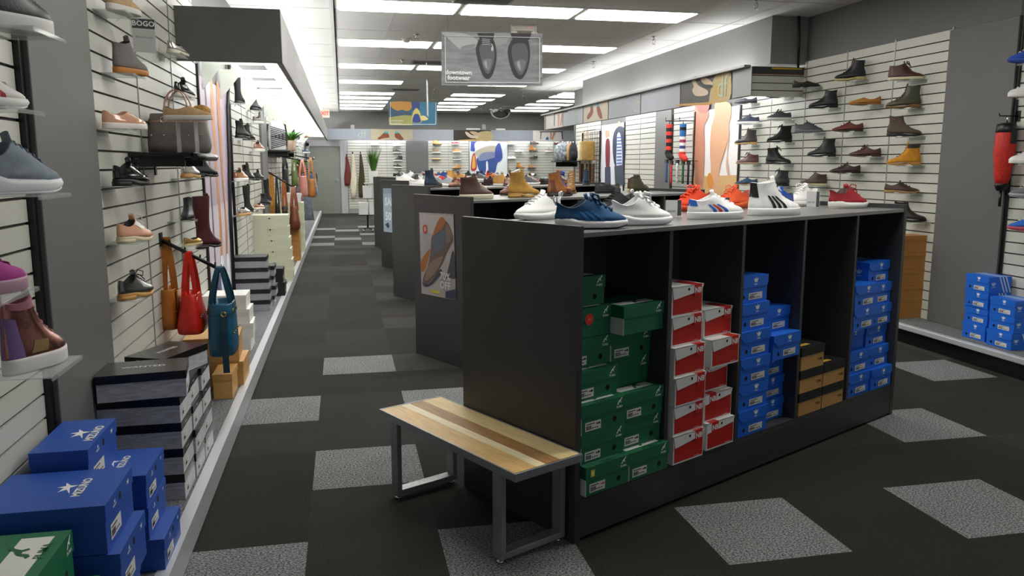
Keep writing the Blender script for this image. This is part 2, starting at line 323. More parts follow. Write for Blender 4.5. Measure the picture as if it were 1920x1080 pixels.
# ------------------------------------------------------------------ gondolas and bench
TH = radians(62.7); GE = Vector((sin(TH), cos(TH), 0)); GN = Vector((cos(TH), -sin(TH), 0))     # along a gondola, and out of its front
GRZ = pi / 2 - TH; SHELF = 1.283; GD = .78
GA = [Vector((.893, 2.979, 0)), Vector((.914, 5.799, 0)), Vector((.915, 8.756, 0)), Vector((.915, 11.60, 0)), Vector((.93, 14.6, 0))]
GL = [2.73, 2.73, 2.73, 2.73, 2.73]
def gondola(k, label):
    L = GL[k]; t = thing('gondola', label, 'shelving', GA[k], GRZ, 'dark grey double sided gondolas')
    # local x along the gondola, y into it
    for x in (0, L - .028):
        mb = MB(); mb.box(x, x + .028, 0, GD, 0.0, 1.31, DARK); p = mb.build('end_panel', t, bevel=.002)
        q = MB(); q.box(x - .004 if x == 0 else x + .028, x if x == 0 else x + .032, 0, .085, .0, 1.31, DARK); q.build('edge_strip', p)
    n = 5; mb = MB(); mb.box(.028, L - .028, .004, GD - .004, SHELF - .02, SHELF, mat('laminate top', '#717171', .3, noise=(60, .06))); mb.build('top_shelf', t, bevel=.002)
    for i in range(1, n):
        x = .028 + (L - .056) * i / n; mb = MB(); mb.box(x - .011, x + .011, .006, GD - .006, .2, SHELF - .02, DARKIN); mb.build('divider', t)
    mb = MB(); mb.box(.028, L - .028, GD / 2 - .008, GD / 2 + .008, .2, SHELF - .02, DARKIN); mb.build('centre_panel', t)
    mb = MB(); mb.box(.028, L - .028, .006, GD - .006, .18, .2, DARKIN); mb.build('bottom_shelf', t)
    for y in (.004, GD - .02): mb = MB(); mb.box(.028, L - .028, y, y + .016, .015, .18, DARK); mb.build('kick_board', t)
    for x in (.3, L - .3):
        for y in (.1, GD - .1): mb = MB(); mb.lathe([(.02, 0), (.02, .012), (.012, .02), (.012, .18)], BLACK, 8, T(x, y)); mb.build('levelling_foot', t)
    return t
gondola(0, 'dark grey gondola with shoe box cubbies behind the wooden bench'); gondola(1, 'dark grey gondola whose end panel carries the 70% OFF poster')
gondola(2, 'dark grey gondola with a plain end panel behind the 70% OFF gondola'); gondola(3, 'dark grey gondola with a pale blue strip poster on its end panel')
gondola(4, 'low dark gondola farthest down the store, next to the white pot plant')
def gp(k, s, d, z=SHELF): return GA[k] + GE * s - GN * d + Vector((0, 0, z))

t = thing('bench', 'slatted wood topped bench with grey steel loop legs against the gondola end', 'bench', (.522, 3.312, 0), radians(116.6))
BL, BW, BH = 1.02, .345, .405
wood = [mat('bench plank oak', '#d6b070', .45, noise=(9, .14, (1, 9, 1))), mat('bench plank pale', '#ecdcb2', .45, noise=(9, .09, (1, 9, 1))), mat('bench plank walnut', '#a27a48', .45, noise=(9, .2, (1, 9, 1))), mat('bench plank maple', '#e4cb94', .45, noise=(9, .1, (1, 9, 1)))]
ys = [-.165, -.075, -.04, .03, .165]
ys = [.165, .06, .012, -.062, -.165]
for i in range(4):
    mb = MB(); mb.box(-BL / 2 + .008, BL / 2 - .008, ys[i + 1] + .0006, ys[i] - .0006, BH - .02, BH, wood[i]); mb.build('seat_plank', t, label=('honey oak plank', 'pale plank', 'walnut brown plank', 'pale maple plank')[i])
mb = MB()
for s in (-1, 1): mb.box(-BL / 2, BL / 2, s * .169 - .004, s * .169 + .004, BH - .032, BH + .001, STEEL); mb.box(s * BL / 2 - .004, s * BL / 2 + .004, -.173, .173, BH - .032, BH + .001, STEEL)
mb.box(-BL / 2, BL / 2, -.165, .165, BH - .03, BH - .02, STEEL); mb.build('seat_frame', t, bevel=.0015)
for s in (-1, 1):
    x = s * .392; mb = MB()
    for y in (-.155, .155): mb.box(x - .028, x + .028, y - .012, y + .012, .02, BH - .03, STEEL)
    mb.box(x - .028, x + .028, -.143, .143, .02, .046, STEEL); l = mb.build('leg', t, bevel=.002)
    for y in (-.15, .15): q = MB(); q.lathe([(.016, 0), (.016, .008), (.006, .01), (.006, .022)], CHROME, 8, T(x, y)); q.build('levelling_foot', l)

# ------------------------------------------------------------------ shoes
def ovl(s, toe): return max(0.0, 1 - abs(2 * s - 1) ** 2.7) ** .5 * (.80 + .2 * min(1, max(0, (s - .25) / .4))) * (1 - toe * max(0, (s - .72) / .28))
STY = {
 'sneaker': dict(ridge=[(1., .085), (.992, .14), (.96, .178), (.905, .203), (.835, .226), (.76, .255), (.69, .288), (.62, .32), (.56, .35), (.5, .378), (.455, .40)], heel=[(0, .085), (-.008, .16), (.0, .23), (.015, .29), (.02, .325)], w=[.178, .186, .182, .172, .16, .15, .142, .136, .13, .125, .12], dip=.06, toe=.1, sole='cup', sh=.105, lace=5, lx=(.8, .5), tongue=1),
 'runner': dict(ridge=[(1., .10), (.99, .14), (.95, .17), (.89, .195), (.82, .225), (.75, .262), (.68, .30), (.61, .335), (.55, .365), (.49, .39), (.44, .41)], heel=[(-.01, .11), (-.03, .17), (-.005, .24), (.0, .31), (-.02, .37)], w=[.175, .186, .18, .168, .155, .144, .135, .128, .122, .118, .115], dip=.10, toe=.18, sole='run', sh=.11, lace=5, lx=(.76, .5), tongue=1),
 'high': dict(ridge=[(1., .085), (.992, .14), (.955, .18), (.89, .212), (.81, .245), (.72, .285), (.64, .335), (.57, .40), (.52, .47), (.485, .54), (.465, .60)], heel=[(0, .085), (-.008, .18), (.005, .29), (.02, .40), (.02, .50), (.015, .565)], w=[.178, .186, .18, .168, .154, .143, .135, .13, .127, .125, .125], dip=.03, toe=.1, sole='cup', sh=.11, lace=6, lx=(.78, .5), tongue=1),
 'boot': dict(ridge=[(1., .07), (.992, .125), (.955, .17), (.89, .20), (.81, .227), (.715, .268), (.615, .33), (.53, .405), (.48, .49), (.455, .58), (.45, .68)], heel=[(0, .12), (-.008, .2), (.015, .30), (.05, .40), (.055, .52), (.035, .655)], w=[.172, .182, .176, .163, .15, .14, .134, .13, .13, .132, .135], dip=.01, toe=.12, sole='welt', sh=.10, lace=6, lx=(.72, .5), tongue=1),
 'chukka': dict(ridge=[(1., .06), (.992, .11), (.955, .155), (.89, .182), (.81, .205), (.72, .238), (.64, .285), (.57, .34), (.52, .40), (.485, .45), (.46, .49)], heel=[(0, .085), (-.006, .17), (.005, .27), (.02, .36), (.02, .43)], w=[.17, .178, .172, .16, .147, .137, .13, .126, .124, .122, .12], dip=.035, toe=.15, sole='flat', sh=.07, lace=3, lx=(.62, .5), tongue=1),
 'chelsea': dict(ridge=[(1., .07), (.992, .12), (.955, .165), (.89, .192), (.81, .215), (.715, .255), (.615, .315), (.53, .385), (.48, .47), (.455, .57), (.45, .64)], heel=[(0, .12), (-.008, .2), (.015, .30), (.05, .40), (.055, .52), (.035, .645)], w=[.168, .176, .17, .158, .146, .137, .13, .126, .125, .127, .13], dip=.035, toe=.15, sole='welt', sh=.09, lace=0, lx=(.7, .5), tongue=0),
 'oxford': dict(ridge=[(1.02, .05), (1.01, .09), (.97, .125), (.9, .15), (.82, .172), (.74, .2), (.67, .23), (.6, .26), (.545, .285), (.5, .31), (.47, .33)], heel=[(0, .10), (-.005, .15), (.0, .21), (.015, .26), (.02, .29)], w=[.162, .17, .165, .153, .142, .133, .126, .12, .116, .112, .11], dip=.075, toe=.28, sole='welt', sh=.075, lace=4, lx=(.72, .5), tongue=1),
 'loafer': dict(ridge=[(1.01, .05), (1.0, .09), (.96, .125), (.9, .147), (.83, .163), (.77, .18), (.72, .195), (.67, .21), (.63, .222), (.6, .232), (.58, .24)], heel=[(0, .09), (-.005, .14), (.0, .19), (.012, .24), (.02, .27)], w=[.165, .173, .168, .156, .146, .138, .132, .127, .123, .12, .118], dip=.085, toe=.24, sole='welt', sh=.065, lace=0, lx=(.7, .5), tongue=0),
 'slip': dict(ridge=[(1., .07), (.992, .12), (.955, .155), (.9, .178), (.83, .198), (.77, .217), (.71, .238), (.66, .255), (.62, .27), (.585, .283), (.56, .295)], heel=[(0, .07), (-.006, .15), (.0, .21), (.012, .26), (.02, .29)], w=[.172, .18, .175, .164, .153, .145, .138, .132, .128, .124, .12], dip=.07, toe=.08, sole='cup', sh=.085, lace=0, lx=(.7, .5), tongue=0),
 'flat': dict(ridge=[(1., .05), (.993, .09), (.96, .12), (.92, .14), (.875, .155), (.84, .165), (.81, .172), (.785, .178), (.765, .182), (.75, .186), (.735, .19)], heel=[(0, .06), (-.005, .11), (.0, .16), (.01, .2), (.015, .23)], w=[.16, .166, .162, .154, .147, .142, .138, .135, .132, .13, .128], dip=.06, toe=.12, sole='flat', sh=.045, lace=0, lx=(.8, .75), tongue=0),
 'tall': dict(ridge=[(1., .07), (.992, .125), (.955, .17), (.88, .205), (.78, .24), (.67, .31), (.57, .42), (.52, .60), (.51, .85), (.53, 1.15), (.55, 1.42)], heel=[(0, .12), (.0, .25), (.03, .42), (.02, .65), (-.03, .9), (-.06, 1.15), (-.05, 1.42)], w=[.168, .176, .168, .154, .143, .135, .13, .132, .15, .165, .17], dip=.0, toe=.15, sole='welt', sh=.10, lace=9, lx=(.70, .52), tongue=1),
}
def shoe_surf(st):
    S = STY[st]
    def f(s, side, t):
        F = interp(S['ridge'], t); B = interp(S['heel'], t); w = interp(S['w'], t)
        return Vector((B[0] + (F[0] - B[0]) * s, side * w * ovl(s, S['toe'] * (1 - t)), B[1] + (F[1] - B[1]) * s - S['dip'] * t * t * sin(pi * min(1, s * 1.05))))
    return f
SOLEK = {}
def shoe(name, label, cat, st, loc, rz, L=.29, up=None, sole=None, lace=None, inner=None, heel=None, near=True, acc=(), group=None, flip=1, tilt=None, pull=None, bow=False, tread=None, zs=1, thick=1.0):
    S = STY[st]; f = shoe_surf(st); up = up or leather('#333333'); sole = sole or cm('#e6e4de', .5); lace = lace or cm('#d8d4c8'); inner = inner or cm('#2a2826', .8)
    t = thing(name, label, cat, loc, rz, group, tilt); N = 28 if near else 18; K = 11 if near else 8
    X = lambda p: ((p[0] - .5) * L, p[1] * L * flip, p[2] * L * zs)
    js = [((1 + cos(2 * pi * j / N)) / 2, 1 if sin(2 * pi * j / N) >= 0 else -1) for j in range(N)]
    rings = [[X(f(s, sd, k / (K - 1))) for s, sd in js] for k in range(K)]
    mb = MB(); mb.loft(rings, up, cap0=True, cap1=False)
    top = rings[-1]; cx = sum(p[0] for p in top) / N
    inn = [[(cx + (p[0] - cx) * q, p[1] * q, p[2] - d * L) for p in top] for q, d in ((.92, -.004), (.86, .01), (.84, .10))]
    lin_ = MB(); lin_.loft([top] + inn, inner, cap0=False, cap1=True)
    def patch(s0, s1, t0, t1, m, sides=(1, -1), n=4, k=5, lean=0, off=.006):
        for sd in sides:
            vs = []
            for a in range(k + 1):
                tt = t0 + (t1 - t0) * a / k
                for b in range(n + 1):
                    ss = s0 + (s1 - s0) * b / n + lean * (a / k - .5); p = f(ss, sd, tt); d = .01
                    nrm = (f(ss + d, sd, tt) - f(ss - d, sd, tt)).cross(f(ss, sd, min(1, tt + d)) - f(ss, sd, tt - d)); nrm = nrm.normalized() if nrm.length > 1e-9 else Vector((0, sd, 0))
                    if nrm.y * sd < 0: nrm = -nrm
                    vs.append(X(p + nrm * off))
            mb.add(vs, [(a * (n + 1) + b, a * (n + 1) + b + 1, (a + 1) * (n + 1) + b + 1, (a + 1) * (n + 1) + b) for a in range(k) for b in range(n)], m, smooth=True)
    for a in acc:
        if a[0] == 'stripes':
            for i, c in enumerate(a[1]): patch(.39 + .10 * i, .45 + .10 * i, .02, .56, cm(c), lean=.015)
        elif a[0] == 'tab': patch(.0, .16, .45, 1, cm(a[1]))
        elif a[0] == 'counter': patch(.0, .22, .05, .7, cm(a[1], .5))
        elif a[0] == 'toecap': patch(.86, 1, .0, .22, cm(a[1], .5))
        elif a[0] == 'gore': patch(.42, .62, .62, .98, cm(a[1], .9))
        elif a[0] == 'collar': patch(0, 1, .86, 1, cm(a[1], .7), n=10)
        elif a[0] == 'stay': patch(.70, .97, .45, .97, cm(a[1], .5), n=4, off=.008)
        elif a[0] == 'foxing': patch(.05, .97, .0, .22, cm(a[1], .5), n=14)
        elif a[0] == 'mark': patch(.36, .60, .12, .34, cm(a[1], .5), lean=.12)
        elif a[0] == 'rand': patch(.6, 1, .0, .28, cm(a[1], .5), n=8)
    mb.build('upper', t); lin_.build('lining', t)
    # sole
    sb = MB(); ty = S['sole']; sh = S['sh']; we = 1.07
    def srow(zf, sc, inset=0): return [X(((s * (1.02 + inset) - .01 - inset / 2), sd * S['w'][1] * ovl(s, S['toe'] * .8) * sc, zf(s))) for s, sd in js]
    spring = lambda s: .035 * max(0, (s - .72) / .28) ** 2
    if ty in ('cup', 'flat'):
        b = .012 if ty == 'cup' else .0
        sb.loft([srow(lambda s: spring(s) * .5, we * .94), srow(lambda s: spring(s) * .5 + .012, we), srow(lambda s: sh * .9 + spring(s) * .3, we), srow(lambda s: sh + .012 + spring(s) * .2, we * .97)], sole)
    elif ty == 'run':
        hi = lambda s: .145 - .05 * min(1, s / .35) + .012 * max(0, (s - .7) / .3) + (.02 * sin(pi * min(1, s / .3)) if s < .3 else 0)
        sb.loft([srow(lambda s: spring(s) * 1.3 + .018, we * .95, .0), srow(lambda s: spring(s) * 1.2 + .035, we * 1.03, .02), srow(lambda s: hi(s) * .8, we * 1.05, .04), srow(lambda s: hi(s) + .012, we * .98, .0)], sole)
        tr = MB(); tr.loft([srow(lambda s: spring(s) * 1.3, we * .9), srow(lambda s: spring(s) * 1.3 + .02, we * .96)], tread or sole); 
        if near: tr.build('outsole', t)
        else: tr.build('outsole', t)
    else:
        h = sh * .62; base = lambda s: h * (1 - min(1, max(0, (s - .28) / .22))) + spring(s)
        sb.loft([srow(base, we * .97), srow(lambda s: base(s) + .012, we * 1.02), srow(lambda s: base(s) + .038, we * 1.02), srow(lambda s: base(s) + .05, we * .96)], sole)
        hb = MB(); hs = [(s, sd) for s, sd in js]
        def hrow(z, q): return [X((-.005 + s * .29, sd * S['w'][1] * ovl(min(1, .5 * s), 0) * (1 if s < .98 else .95) * we * q if s < .999 else 0, z)) for s, sd in js]
        hb.loft([hrow(0, .95), hrow(h + .012, .99)], heel or sole); hb.build('heel', t)
    sb.build('sole', t)
    if near or S['lace']:
        if S['tongue']:
            tb = MB(); F = S['ridge']; pts = [interp(F, .62), interp(F, .8), F[-1]]; a, b = pts[-2], pts[-1]
            pts.append((b[0] - .03, b[1] + .075)); R = []
            for i, (x, z) in enumerate(pts):
                w = (.05, .06, .068, .06)[i]; R.append([X((x + ox, y, z + oz)) for y, ox, oz in ((-w, -.02, -.014), (-w * .6, 0, .002), (0, .006, .008), (w * .6, 0, .002), (w, -.02, -.014), (w * .6, -.03, -.02), (-w * .6, -.03, -.02))])
            tb.loft(R, up if not any(a[0] == 'tongue' for a in acc) else cm([a[1] for a in acc if a[0] == 'tongue'][0])); tb.build('tongue', t)
        if S['lace'] and (near or L > .2):
            lb = MB(); n = S['lace']; F = S['ridge']
            xs = [S['lx'][0] + (S['lx'][1] - S['lx'][0]) * i / (n - 1) for i in range(n)]
            def tx(x):
                lo, hi_ = 0., 1.
                for _ in range(18):
                    m_ = (lo + hi_) / 2
                    if interp(F, m_)[0] > x: lo = m_
                    else: hi_ = m_
                return lo
            t0 = tx(xs[0]); lr = (.0125 if near else .014) * L * thick
            def rp(t, y, h):                           # a point over the instep ridge, h above it
                a_, b_ = interp(F, max(0, t - .03)), interp(F, min(1, t + .03)); dx, dz = b_[0] - a_[0], b_[1] - a_[1]; q = interp(F, t); l_ = math.hypot(dx, dz) or 1
                return X((q[0] + dz / l_ * h, y, q[1] - dx / l_ * h))
            for i in range(n):
                tt = t0 + (.94 - t0) * i / max(1, n - 1); w = .062
                lb.tube([rp(tt, -w, -.022), rp(tt, -w * .5, .010 * thick), rp(min(1, tt + .02), w * .4, .016 * thick), rp(min(1, tt + .03), w, -.018)], lr, lace, 5)
            if bow:
                p = interp(F, .93)
                for sd in (-1, 1):
                    lb.tube([X((p[0] + .02, 0, p[1] + .025)), X((p[0] + .02, sd * .06, p[1] + .085)), X((p[0] + .07, sd * .13, p[1] + .06)), X((p[0] + .10, sd * .10, p[1] - .01)), X((p[0] + .04, sd * .01, p[1] + .02))], .0115 * L * thick, lace, 5)
                    lb.tube([X((p[0] + .03, sd * .02, p[1] + .015)), X((p[0] + .09, sd * .05, p[1] - .0)), X((p[0] + .14, sd * .11, p[1] - .07))], .0105 * L, lace, 5)
            lb.build('laces', t)
    if pull:
        p = S['heel'][-1]; pb = MB()
        pb.tube([X((p[0] + .01, 0, p[1] - .05)), X((p[0] - .03, -.0, p[1] + .03)), X((p[0] - .02, 0, p[1] + .08)), X((p[0] + .02, 0, p[1] + .06)), X((p[0] + .015, 0, p[1] - .02))], (.03 * L, .008 * L), pull, 6, flat=(0, 1, 0)); pb.build('pull_tab', t)
    return t
def between(hx, hy, tx, ty, z):                        # heel and toe contact points on a flat top at height z
    a, b = at_z(hx, hy, z), at_z(tx, ty, z); d = b - a; return (a + b) / 2, math.atan2(d.y, d.x), d.length

# ------------------------------------------------------------------ marks printed on boxes
def cat_mark(mb, M, s, m):                             # leaping cat with its word below
    P = [(-.5, -.35), (-.32, -.25), (-.22, .0), (-.05, .12), (.12, .2), (.3, .42), (.5, .5), (.46, .34), (.32, .2), (.2, -.02), (.3, -.2), (.18, -.28), (.06, -.08), (-.08, -.1), (-.16, -.34), (-.34, -.44)]
    mb.poly([(x * s, y * s + .22 * s, 0) for x, y in P], m, M); mb.text('PUMA', s * .42, m, M @ T(0, -.52 * s), .02)
def leaf_mark(mb, M, s, m, word='adidas'):
    for a in (-38, 0, 38):
        q = radians(a); pts = []
        for k in range(10):
            u = k / 9; w = .17 * sin(pi * u ** .8); pts.append((w, u))
        for k in range(8, 0, -1): u = k / 9; w = .17 * sin(pi * u ** .8); pts.append((-w, u))
        mb.poly([((x * cos(q) + y * sin(q)) * s, (-x * sin(q) + y * cos(q)) * s * .85 - .1 * s, .0002 * (a / 38 + 1)) for x, y in pts], m, M)
    for k in range(2): mb.poly([(-.42 * s, (-.02 - .12 * k) * s, .0004), (.42 * s, (-.02 - .12 * k) * s, .0004), (.36 * s, (.05 - .12 * k) * s, .0004), (-.36 * s, (.05 - .12 * k) * s, .0004)], m, M)
    if word: mb.text(word, s * .36, m, M @ T(0, -.45 * s), .02)
def bird_mark(mb, M, s, m, word=True):
    mb.poly([(x * s, y * s, 0) for x, y in ((-.6, -.3), (-.1, -.05), (-.35, .25), (.1, .12), (.2, .42), (.32, .1), (.7, .2), (.35, -.08), (.3, -.4), (.08, -.12))], m, M)
    if word: mb.text('MIZUNO', s * .5, m, M @ T(.05 * s, -.62 * s), .03)
def price_label(parent, M, w, h, dot=None):            # white size sticker with a bar code
    mb = MB(); mb.box(-w / 2, w / 2, -h / 2, h / 2, 0, .0008, cm('#d9d9d4', .5), M); x = -w * .44
    for k in range(9): ww = w * (.012 + .012 * ((k * 7) % 3)); mb.box(x, x + ww, -h * .36, h * .1, .0008, .0011, INK, M); x += ww + w * .016
    for k in range(3): mb.box(-w * .05 + k * w * .14, w * .04 + k * w * .14, -h * .3, -h * .18, .0008, .0011, INK, M)
    mb.box(-w * .42, w * .1, h * .22, h * .32, .0008, .0011, INK, M)
    if dot: mb.poly([(x * w * .26 + w * .32, y * h * .5 + h * .2, .0012) for x, y in ((-.5, -.2), (.5, -.3), (.5, .1), (.2, .25), (-.1, .0), (-.5, .1))], cm(dot), M)
    return mb.build('price_label', parent)
def hole(mb, M, r): mb.poly([(r * cos(2 * pi * k / 14), r * sin(2 * pi * k / 14), 0) for k in range(14)], cm('#050505', .9), M)
def front(x, z, d=.0006): return Matrix(((1, 0, 0, x), (0, 0, -1, -d), (0, 1, 0, z), (0, 0, 0, 1)))   # on the face looking along local -y
def side(y, z, X, sgn=1, d=.0006):                     # on the face looking along local +x (or -x)
    return Matrix(((0, 0, sgn, X + sgn * d), (sgn, 0, 0, y), (0, 1, 0, z), (0, 0, 0, 1)))
CARD = {k: mat('card ' + k, h, .5, noise=(3, .06)) for k, h in dict(green='#146b45', red='#c01f17', blue='#1268d8', navy='#1f4fa8', white='#e3e3e0', tan='#c19355', brown='#b07a3c', black='#18181a', cream='#c9cbb2', grey='#9b9ca2').items()}
def shoebox(label, style, loc, rz, w, d, h, group=None, opts=()):
    """w across the labelled end, d front to back, h high; local -y is the labelled end, origin at the middle of that end's base"""
    t = thing('shoe_box', label, 'box', loc, rz, group); g = .003; lh = h * .42
    body, lid = MB(), MB(); bm_ = CARD[style.split('_')[0]] if style.split('_')[0] in CARD else CARD['white']; lm = bm_
    if style == 'red':
        W_ = CARD['white']; body.box(-w / 2, w / 2, 0, d, 0, h - .004, W_); body.box(-w / 2 + .008, w / 2 - .004, -.0008, 0, .008, h - .012, CARD['red']); body.build('body', t, bevel=.001)
        lid.box(-w / 2 - g, w / 2 + g, -.004, d, h - .004, h, W_)
        rightband = 'flip' not in opts; sx = 1 if rightband else -1
        lid.prism([(-w / 2 - g, h), (-w / 2 + .012 * 1, h - lh * (1 if rightband else .55)), (w / 2 - .012, h - lh * (.55 if rightband else .45)), (w / 2 + g, h - .006), (w / 2 + g, h)] if rightband else [(-w / 2 - g, h), (-w / 2 - g, h - lh * .9), (w / 2 - .01, h - lh * .5), (w / 2 + g, h)], .003, W_, front(0, 0, .001))
        x0, x1 = (w * .2, w * .44) if rightband else (-w * .34, -w * .1)
        lid.box(x0, x1, -.005, -.0035, h - lh * .95, h, CARD['red']); lid.box(x0 - .01, x1, -.004, d * .35, h, h + .0008, CARD['red']); lid.text('NB', lh * .62, WHITE, front((x0 + x1) / 2, h - lh * .48, .0055) @ Matrix.Shear('XZ', 4, (.3, 0)) if False else front((x0 + x1) / 2, h - lh * .48, .0055), .03)
        hole(lid, front(w * .02, h - lh * .3, .0045), .007); lid.text('new balance', h * .06, WHITE, front(w * .28, h * .1, .0015)); lid.build('lid', t)
        if 'print' in opts: pass
        return t
    if style == 'blue':
        body.box(-w / 2, w / 2, 0, d, 0, h - .003, bm_); body.build('body', t, bevel=.001)
        lid.box(-w / 2 - g, w / 2 + g, 0, d, h - .004, h, bm_); lid.box(-w / 2 - g, -w / 2, 0, d, h - lh * .55, h - .004, bm_); lid.box(w / 2, w / 2 + g, 0, d, h - lh * .55, h - .004, bm_)
        lid.prism([(-w / 2 - g, h), (-w / 2 - g, h - lh * .5), (-w / 2 + w * .12, h - lh), (w / 2 - w * .02, h - lh), (w / 2 + g, h - lh * .7), (w / 2 + g, h)], .003, bm_, front(0, 0, .001)); leaf_mark(lid, front(w * .08, h - lh * .5, .0045), lh * .55, WHITE)
        for k in range(3): lid.poly([(-w / 2 - g, d * (.42 + .14 * k), h + .0006), (-w / 2 - g, d * (.48 + .14 * k), h + .0006), (w / 2 + g, d * (.48 + .14 * k), h + .0006), (w / 2 + g, d * (.42 + .14 * k), h + .0006)], cm('#c6d4e4'))
        for sg in (1, -1):
            for k in range(3): y = d * (.42 + .14 * k); lid.poly([(y * sg, h), ((y + d * .06) * sg, h), ((y + d * .06 + .05) * sg, .004), ((y + .05) * sg, .004)], cm('#c6d4e4'), side(0, 0, sg * (w / 2 + g), sg, .0008))
            leaf_mark(lid, side(d * .2, h * .5, sg * (w / 2), sg, .001), h * .28, cm('#b9cdec'))
        lid.build('lid', t)
        if 'plain' not in opts: price_label(t, front(w * .1, h * .24, .001), w * .46, h * .25)
        b2 = MB(); hole(b2, front(-w * .30, h * .24, .0006), .011); b2.build('finger_hole', t)
        return t
    if style == 'green':
        body.box(-w / 2, w / 2, 0, d, 0, h - .006, bm_); body.box(-w / 2 - .002, -w / 2 + .001, -.0008, d, .0, h * .6, CARD['white']); body.build('body', t, bevel=.001)
        lid.box(-w / 2 - g, w / 2 + g, -g, d, h - lh, h, bm_); lid.box(-w / 2 + .01, w / 2 - .03, .03, d * .4, h, h + .0006, CARD['white']); cat_mark(lid, front(w * .37, h - lh * .48, .0036), lh * .62, WHITE); cat_mark(lid, Matrix.Translation((w * .05, d * .25, h + .0012)), w * .3, cm('#0f5a39')); cat_mark(lid, side(d * .5, h * .34, -w / 2, -1, .0025), h * .3, cm('#20342b')); lid.build('lid', t)
        if 'plain' not in opts: price_label(t, front(-w * .24, h * .25, .0008), w * .36, h * .30, '#26221f' if len(opts) == 0 else '#c9382c'); b2 = MB(); hole(b2, front(w * .27, h * .28, .0006), .012); b2.build('finger_hole', t)
        if 'dot' in opts: b3 = MB(); b3.lathe([(.024, 0), (.024, .001)], cm('#e23a28'), 20, front(-w * .02, h * .62, .004)); b3.text('SALE', .008, WHITE, front(-w * .02, h * .62, .0055)); b3.build('sticker', t, label='round red sticker')
        if 'yellow' in opts: b3 = MB(); b3.box(-.011, .011, -.014, .014, 0, .001, cm('#d9d02a'), front(-w * .36, h * .76, .0036)); b3.box(-.006, .006, -.008, .008, .001, .0014, cm('#ece9b0'), front(-w * .36, h * .76, .0036)); b3.build('sticker', t, label='small yellow sticker')
        return t
    if style == 'navy':
        body.box(-w / 2, w / 2, 0, d, 0, h - .006, bm_); body.build('body', t, bevel=.001)
        lid.box(-w / 2 - g, w / 2 + g, -g, d + g, h - lh * .8, h, bm_); bird_mark(lid, front(w * .3, h - lh * .42, .0036), lh * .42, WHITE, False); bird_mark(lid, Matrix.Translation((0, d * .42, h + .0008)) @ Matrix.Rotation(radians(0), 4, 'Z'), w * .24, WHITE); bird_mark(lid, front(-w * .2, h - lh * .42, .0036), lh * .3, WHITE)
        hole(lid, front(w * .0, h - lh * .52, .0036), .012); lid.build('lid', t); price_label(t, front(-w * .18, h * .30, .001), w * .36, h * .30)
        return t
    if style == 'wanted':
        bm2 = mat('birch print card', '#b2b3ba', .6, noise=(55, .2, (.3, .3, 2.2))); body.box(-w / 2, w / 2, 0, d, 0, h - .006, bm2); body.box(-w / 2 + .002, w / 2 - .002, -.0008, 0, 0, h * .7, mat('box end print', '#c9cace', .5, noise=(12, .2)))
        body.build('body', t, bevel=.001); lid.box(-w / 2 - g, w / 2 + g, -g, d + g, h - lh * .75, h, CARD['black'] if 'gloss' in opts else mat('gloss black lid', '#151515', .25))
        lid.text('WANTED', w * .17, cm('#c9c9c9'), Matrix.Translation((0, d * .5, h + .0008)) @ Matrix.Rotation(radians(-90 if 'turn' in opts else 90), 4, 'Z'), .02); lid.text('Wanted', lh * .3, cm('#bdbdbd'), front(-w * .1, h - lh * .4, .0036)); lid.build('lid', t)
        price_label(t, front(-w * .18, h * .3, .001), w * .3, h * .3); return t
    if style == 'cream':
        body.box(-w / 2, w / 2, 0, d, 0, h - .006, bm_); body.build('body', t, bevel=.001); lid.box(-w / 2 - g, w / 2 + g, -g, d + g, h - lh * .95, h, bm_)
        lid.build('lid', t); b2 = MB(); sx = side(d * .5, h * .72, -w / 2 - g, -1, .001)
        b2.box(-.05, .05, -.001, .001, 0, .001, INK, sx); b2.poly([(0, -.012, .0014), (.012, 0, .0014), (0, .012, .0014), (-.012, 0, .0014)], INK, sx)
        b2.tube([sx @ Vector((-.045 + .09 * k / 8, -.06 * sin(pi * k / 8), .003)) for k in range(9)], .0025, cm('#d8d3b8')); b2.build('cord_handle', t); return t
    # plain cartons: tan, brown, white, black, grey
    m2 = CARD['black'] if style in ('tan_black', 'grey_black') else bm_
    body.box(-w / 2, w / 2, 0, d, 0, h - .006, bm_); body.build('body', t, bevel=.001); lid.box(-w / 2 - g, w / 2 + g, -g, d + g, h - lh * (.9 if m2 is not bm_ else .6), h, m2)
    if style == 'tan_black': lid.text('TOMS', h * .16, cm('#3a2a1c'), front(w * .33, h * .34, .001), .02); lid.poly([(-w * .3, .03, h + .0006), (w * .1, .03, h + .0006), (w * .1, .06, h + .0006), (-w * .3, .06, h + .0006)], cm('#c9a23a'))
    lid.build('lid', t)
    if 'label' in opts: price_label(t, front(-w * .1, h * .28, .001), w * .4, h * .28)
    return t
# ------------------------------------------------------------------ shoe boxes in the front gondola
ORD = ['bottom', 'second', 'third', 'fourth', 'fifth', 'sixth', 'seventh']
def nth(i, n): return 'top' if i == n - 1 else 'bottom' if i == 0 else ORD[i] + ' up'
def cubby(what, where, style, s0, w, d, h, insets, group, opts={}, rot={}, z=.2015, hs=None):
    for i, ins in enumerate(insets):
        hh = hs[i] if hs else h; o = opts.get(i, ())
        extra = ' with red sticker' if 'dot' in o else ' with yellow sticker' if 'yellow' in o else ''
        q = GA[0] + GE * (s0 + w / 2) - GN * (ins + .006) + Vector((0, 0, z))
        shoebox(f'{what}{extra}, {nth(i, len(insets))} of the {where}', style, q, GRZ + radians(rot.get(i, 0)), w, d, hh, group, o); z += hh + .0012
cubby('green shoe box', 'front stack next to the bench', 'green', .034, .252, .2, .125, [-.03, 0, 0, .045, .09, .09, .13], 'green shoe boxes in the first cubby', {0: ('yellow',), 1: (), 3: (), 5: ('dot', 'plain')})
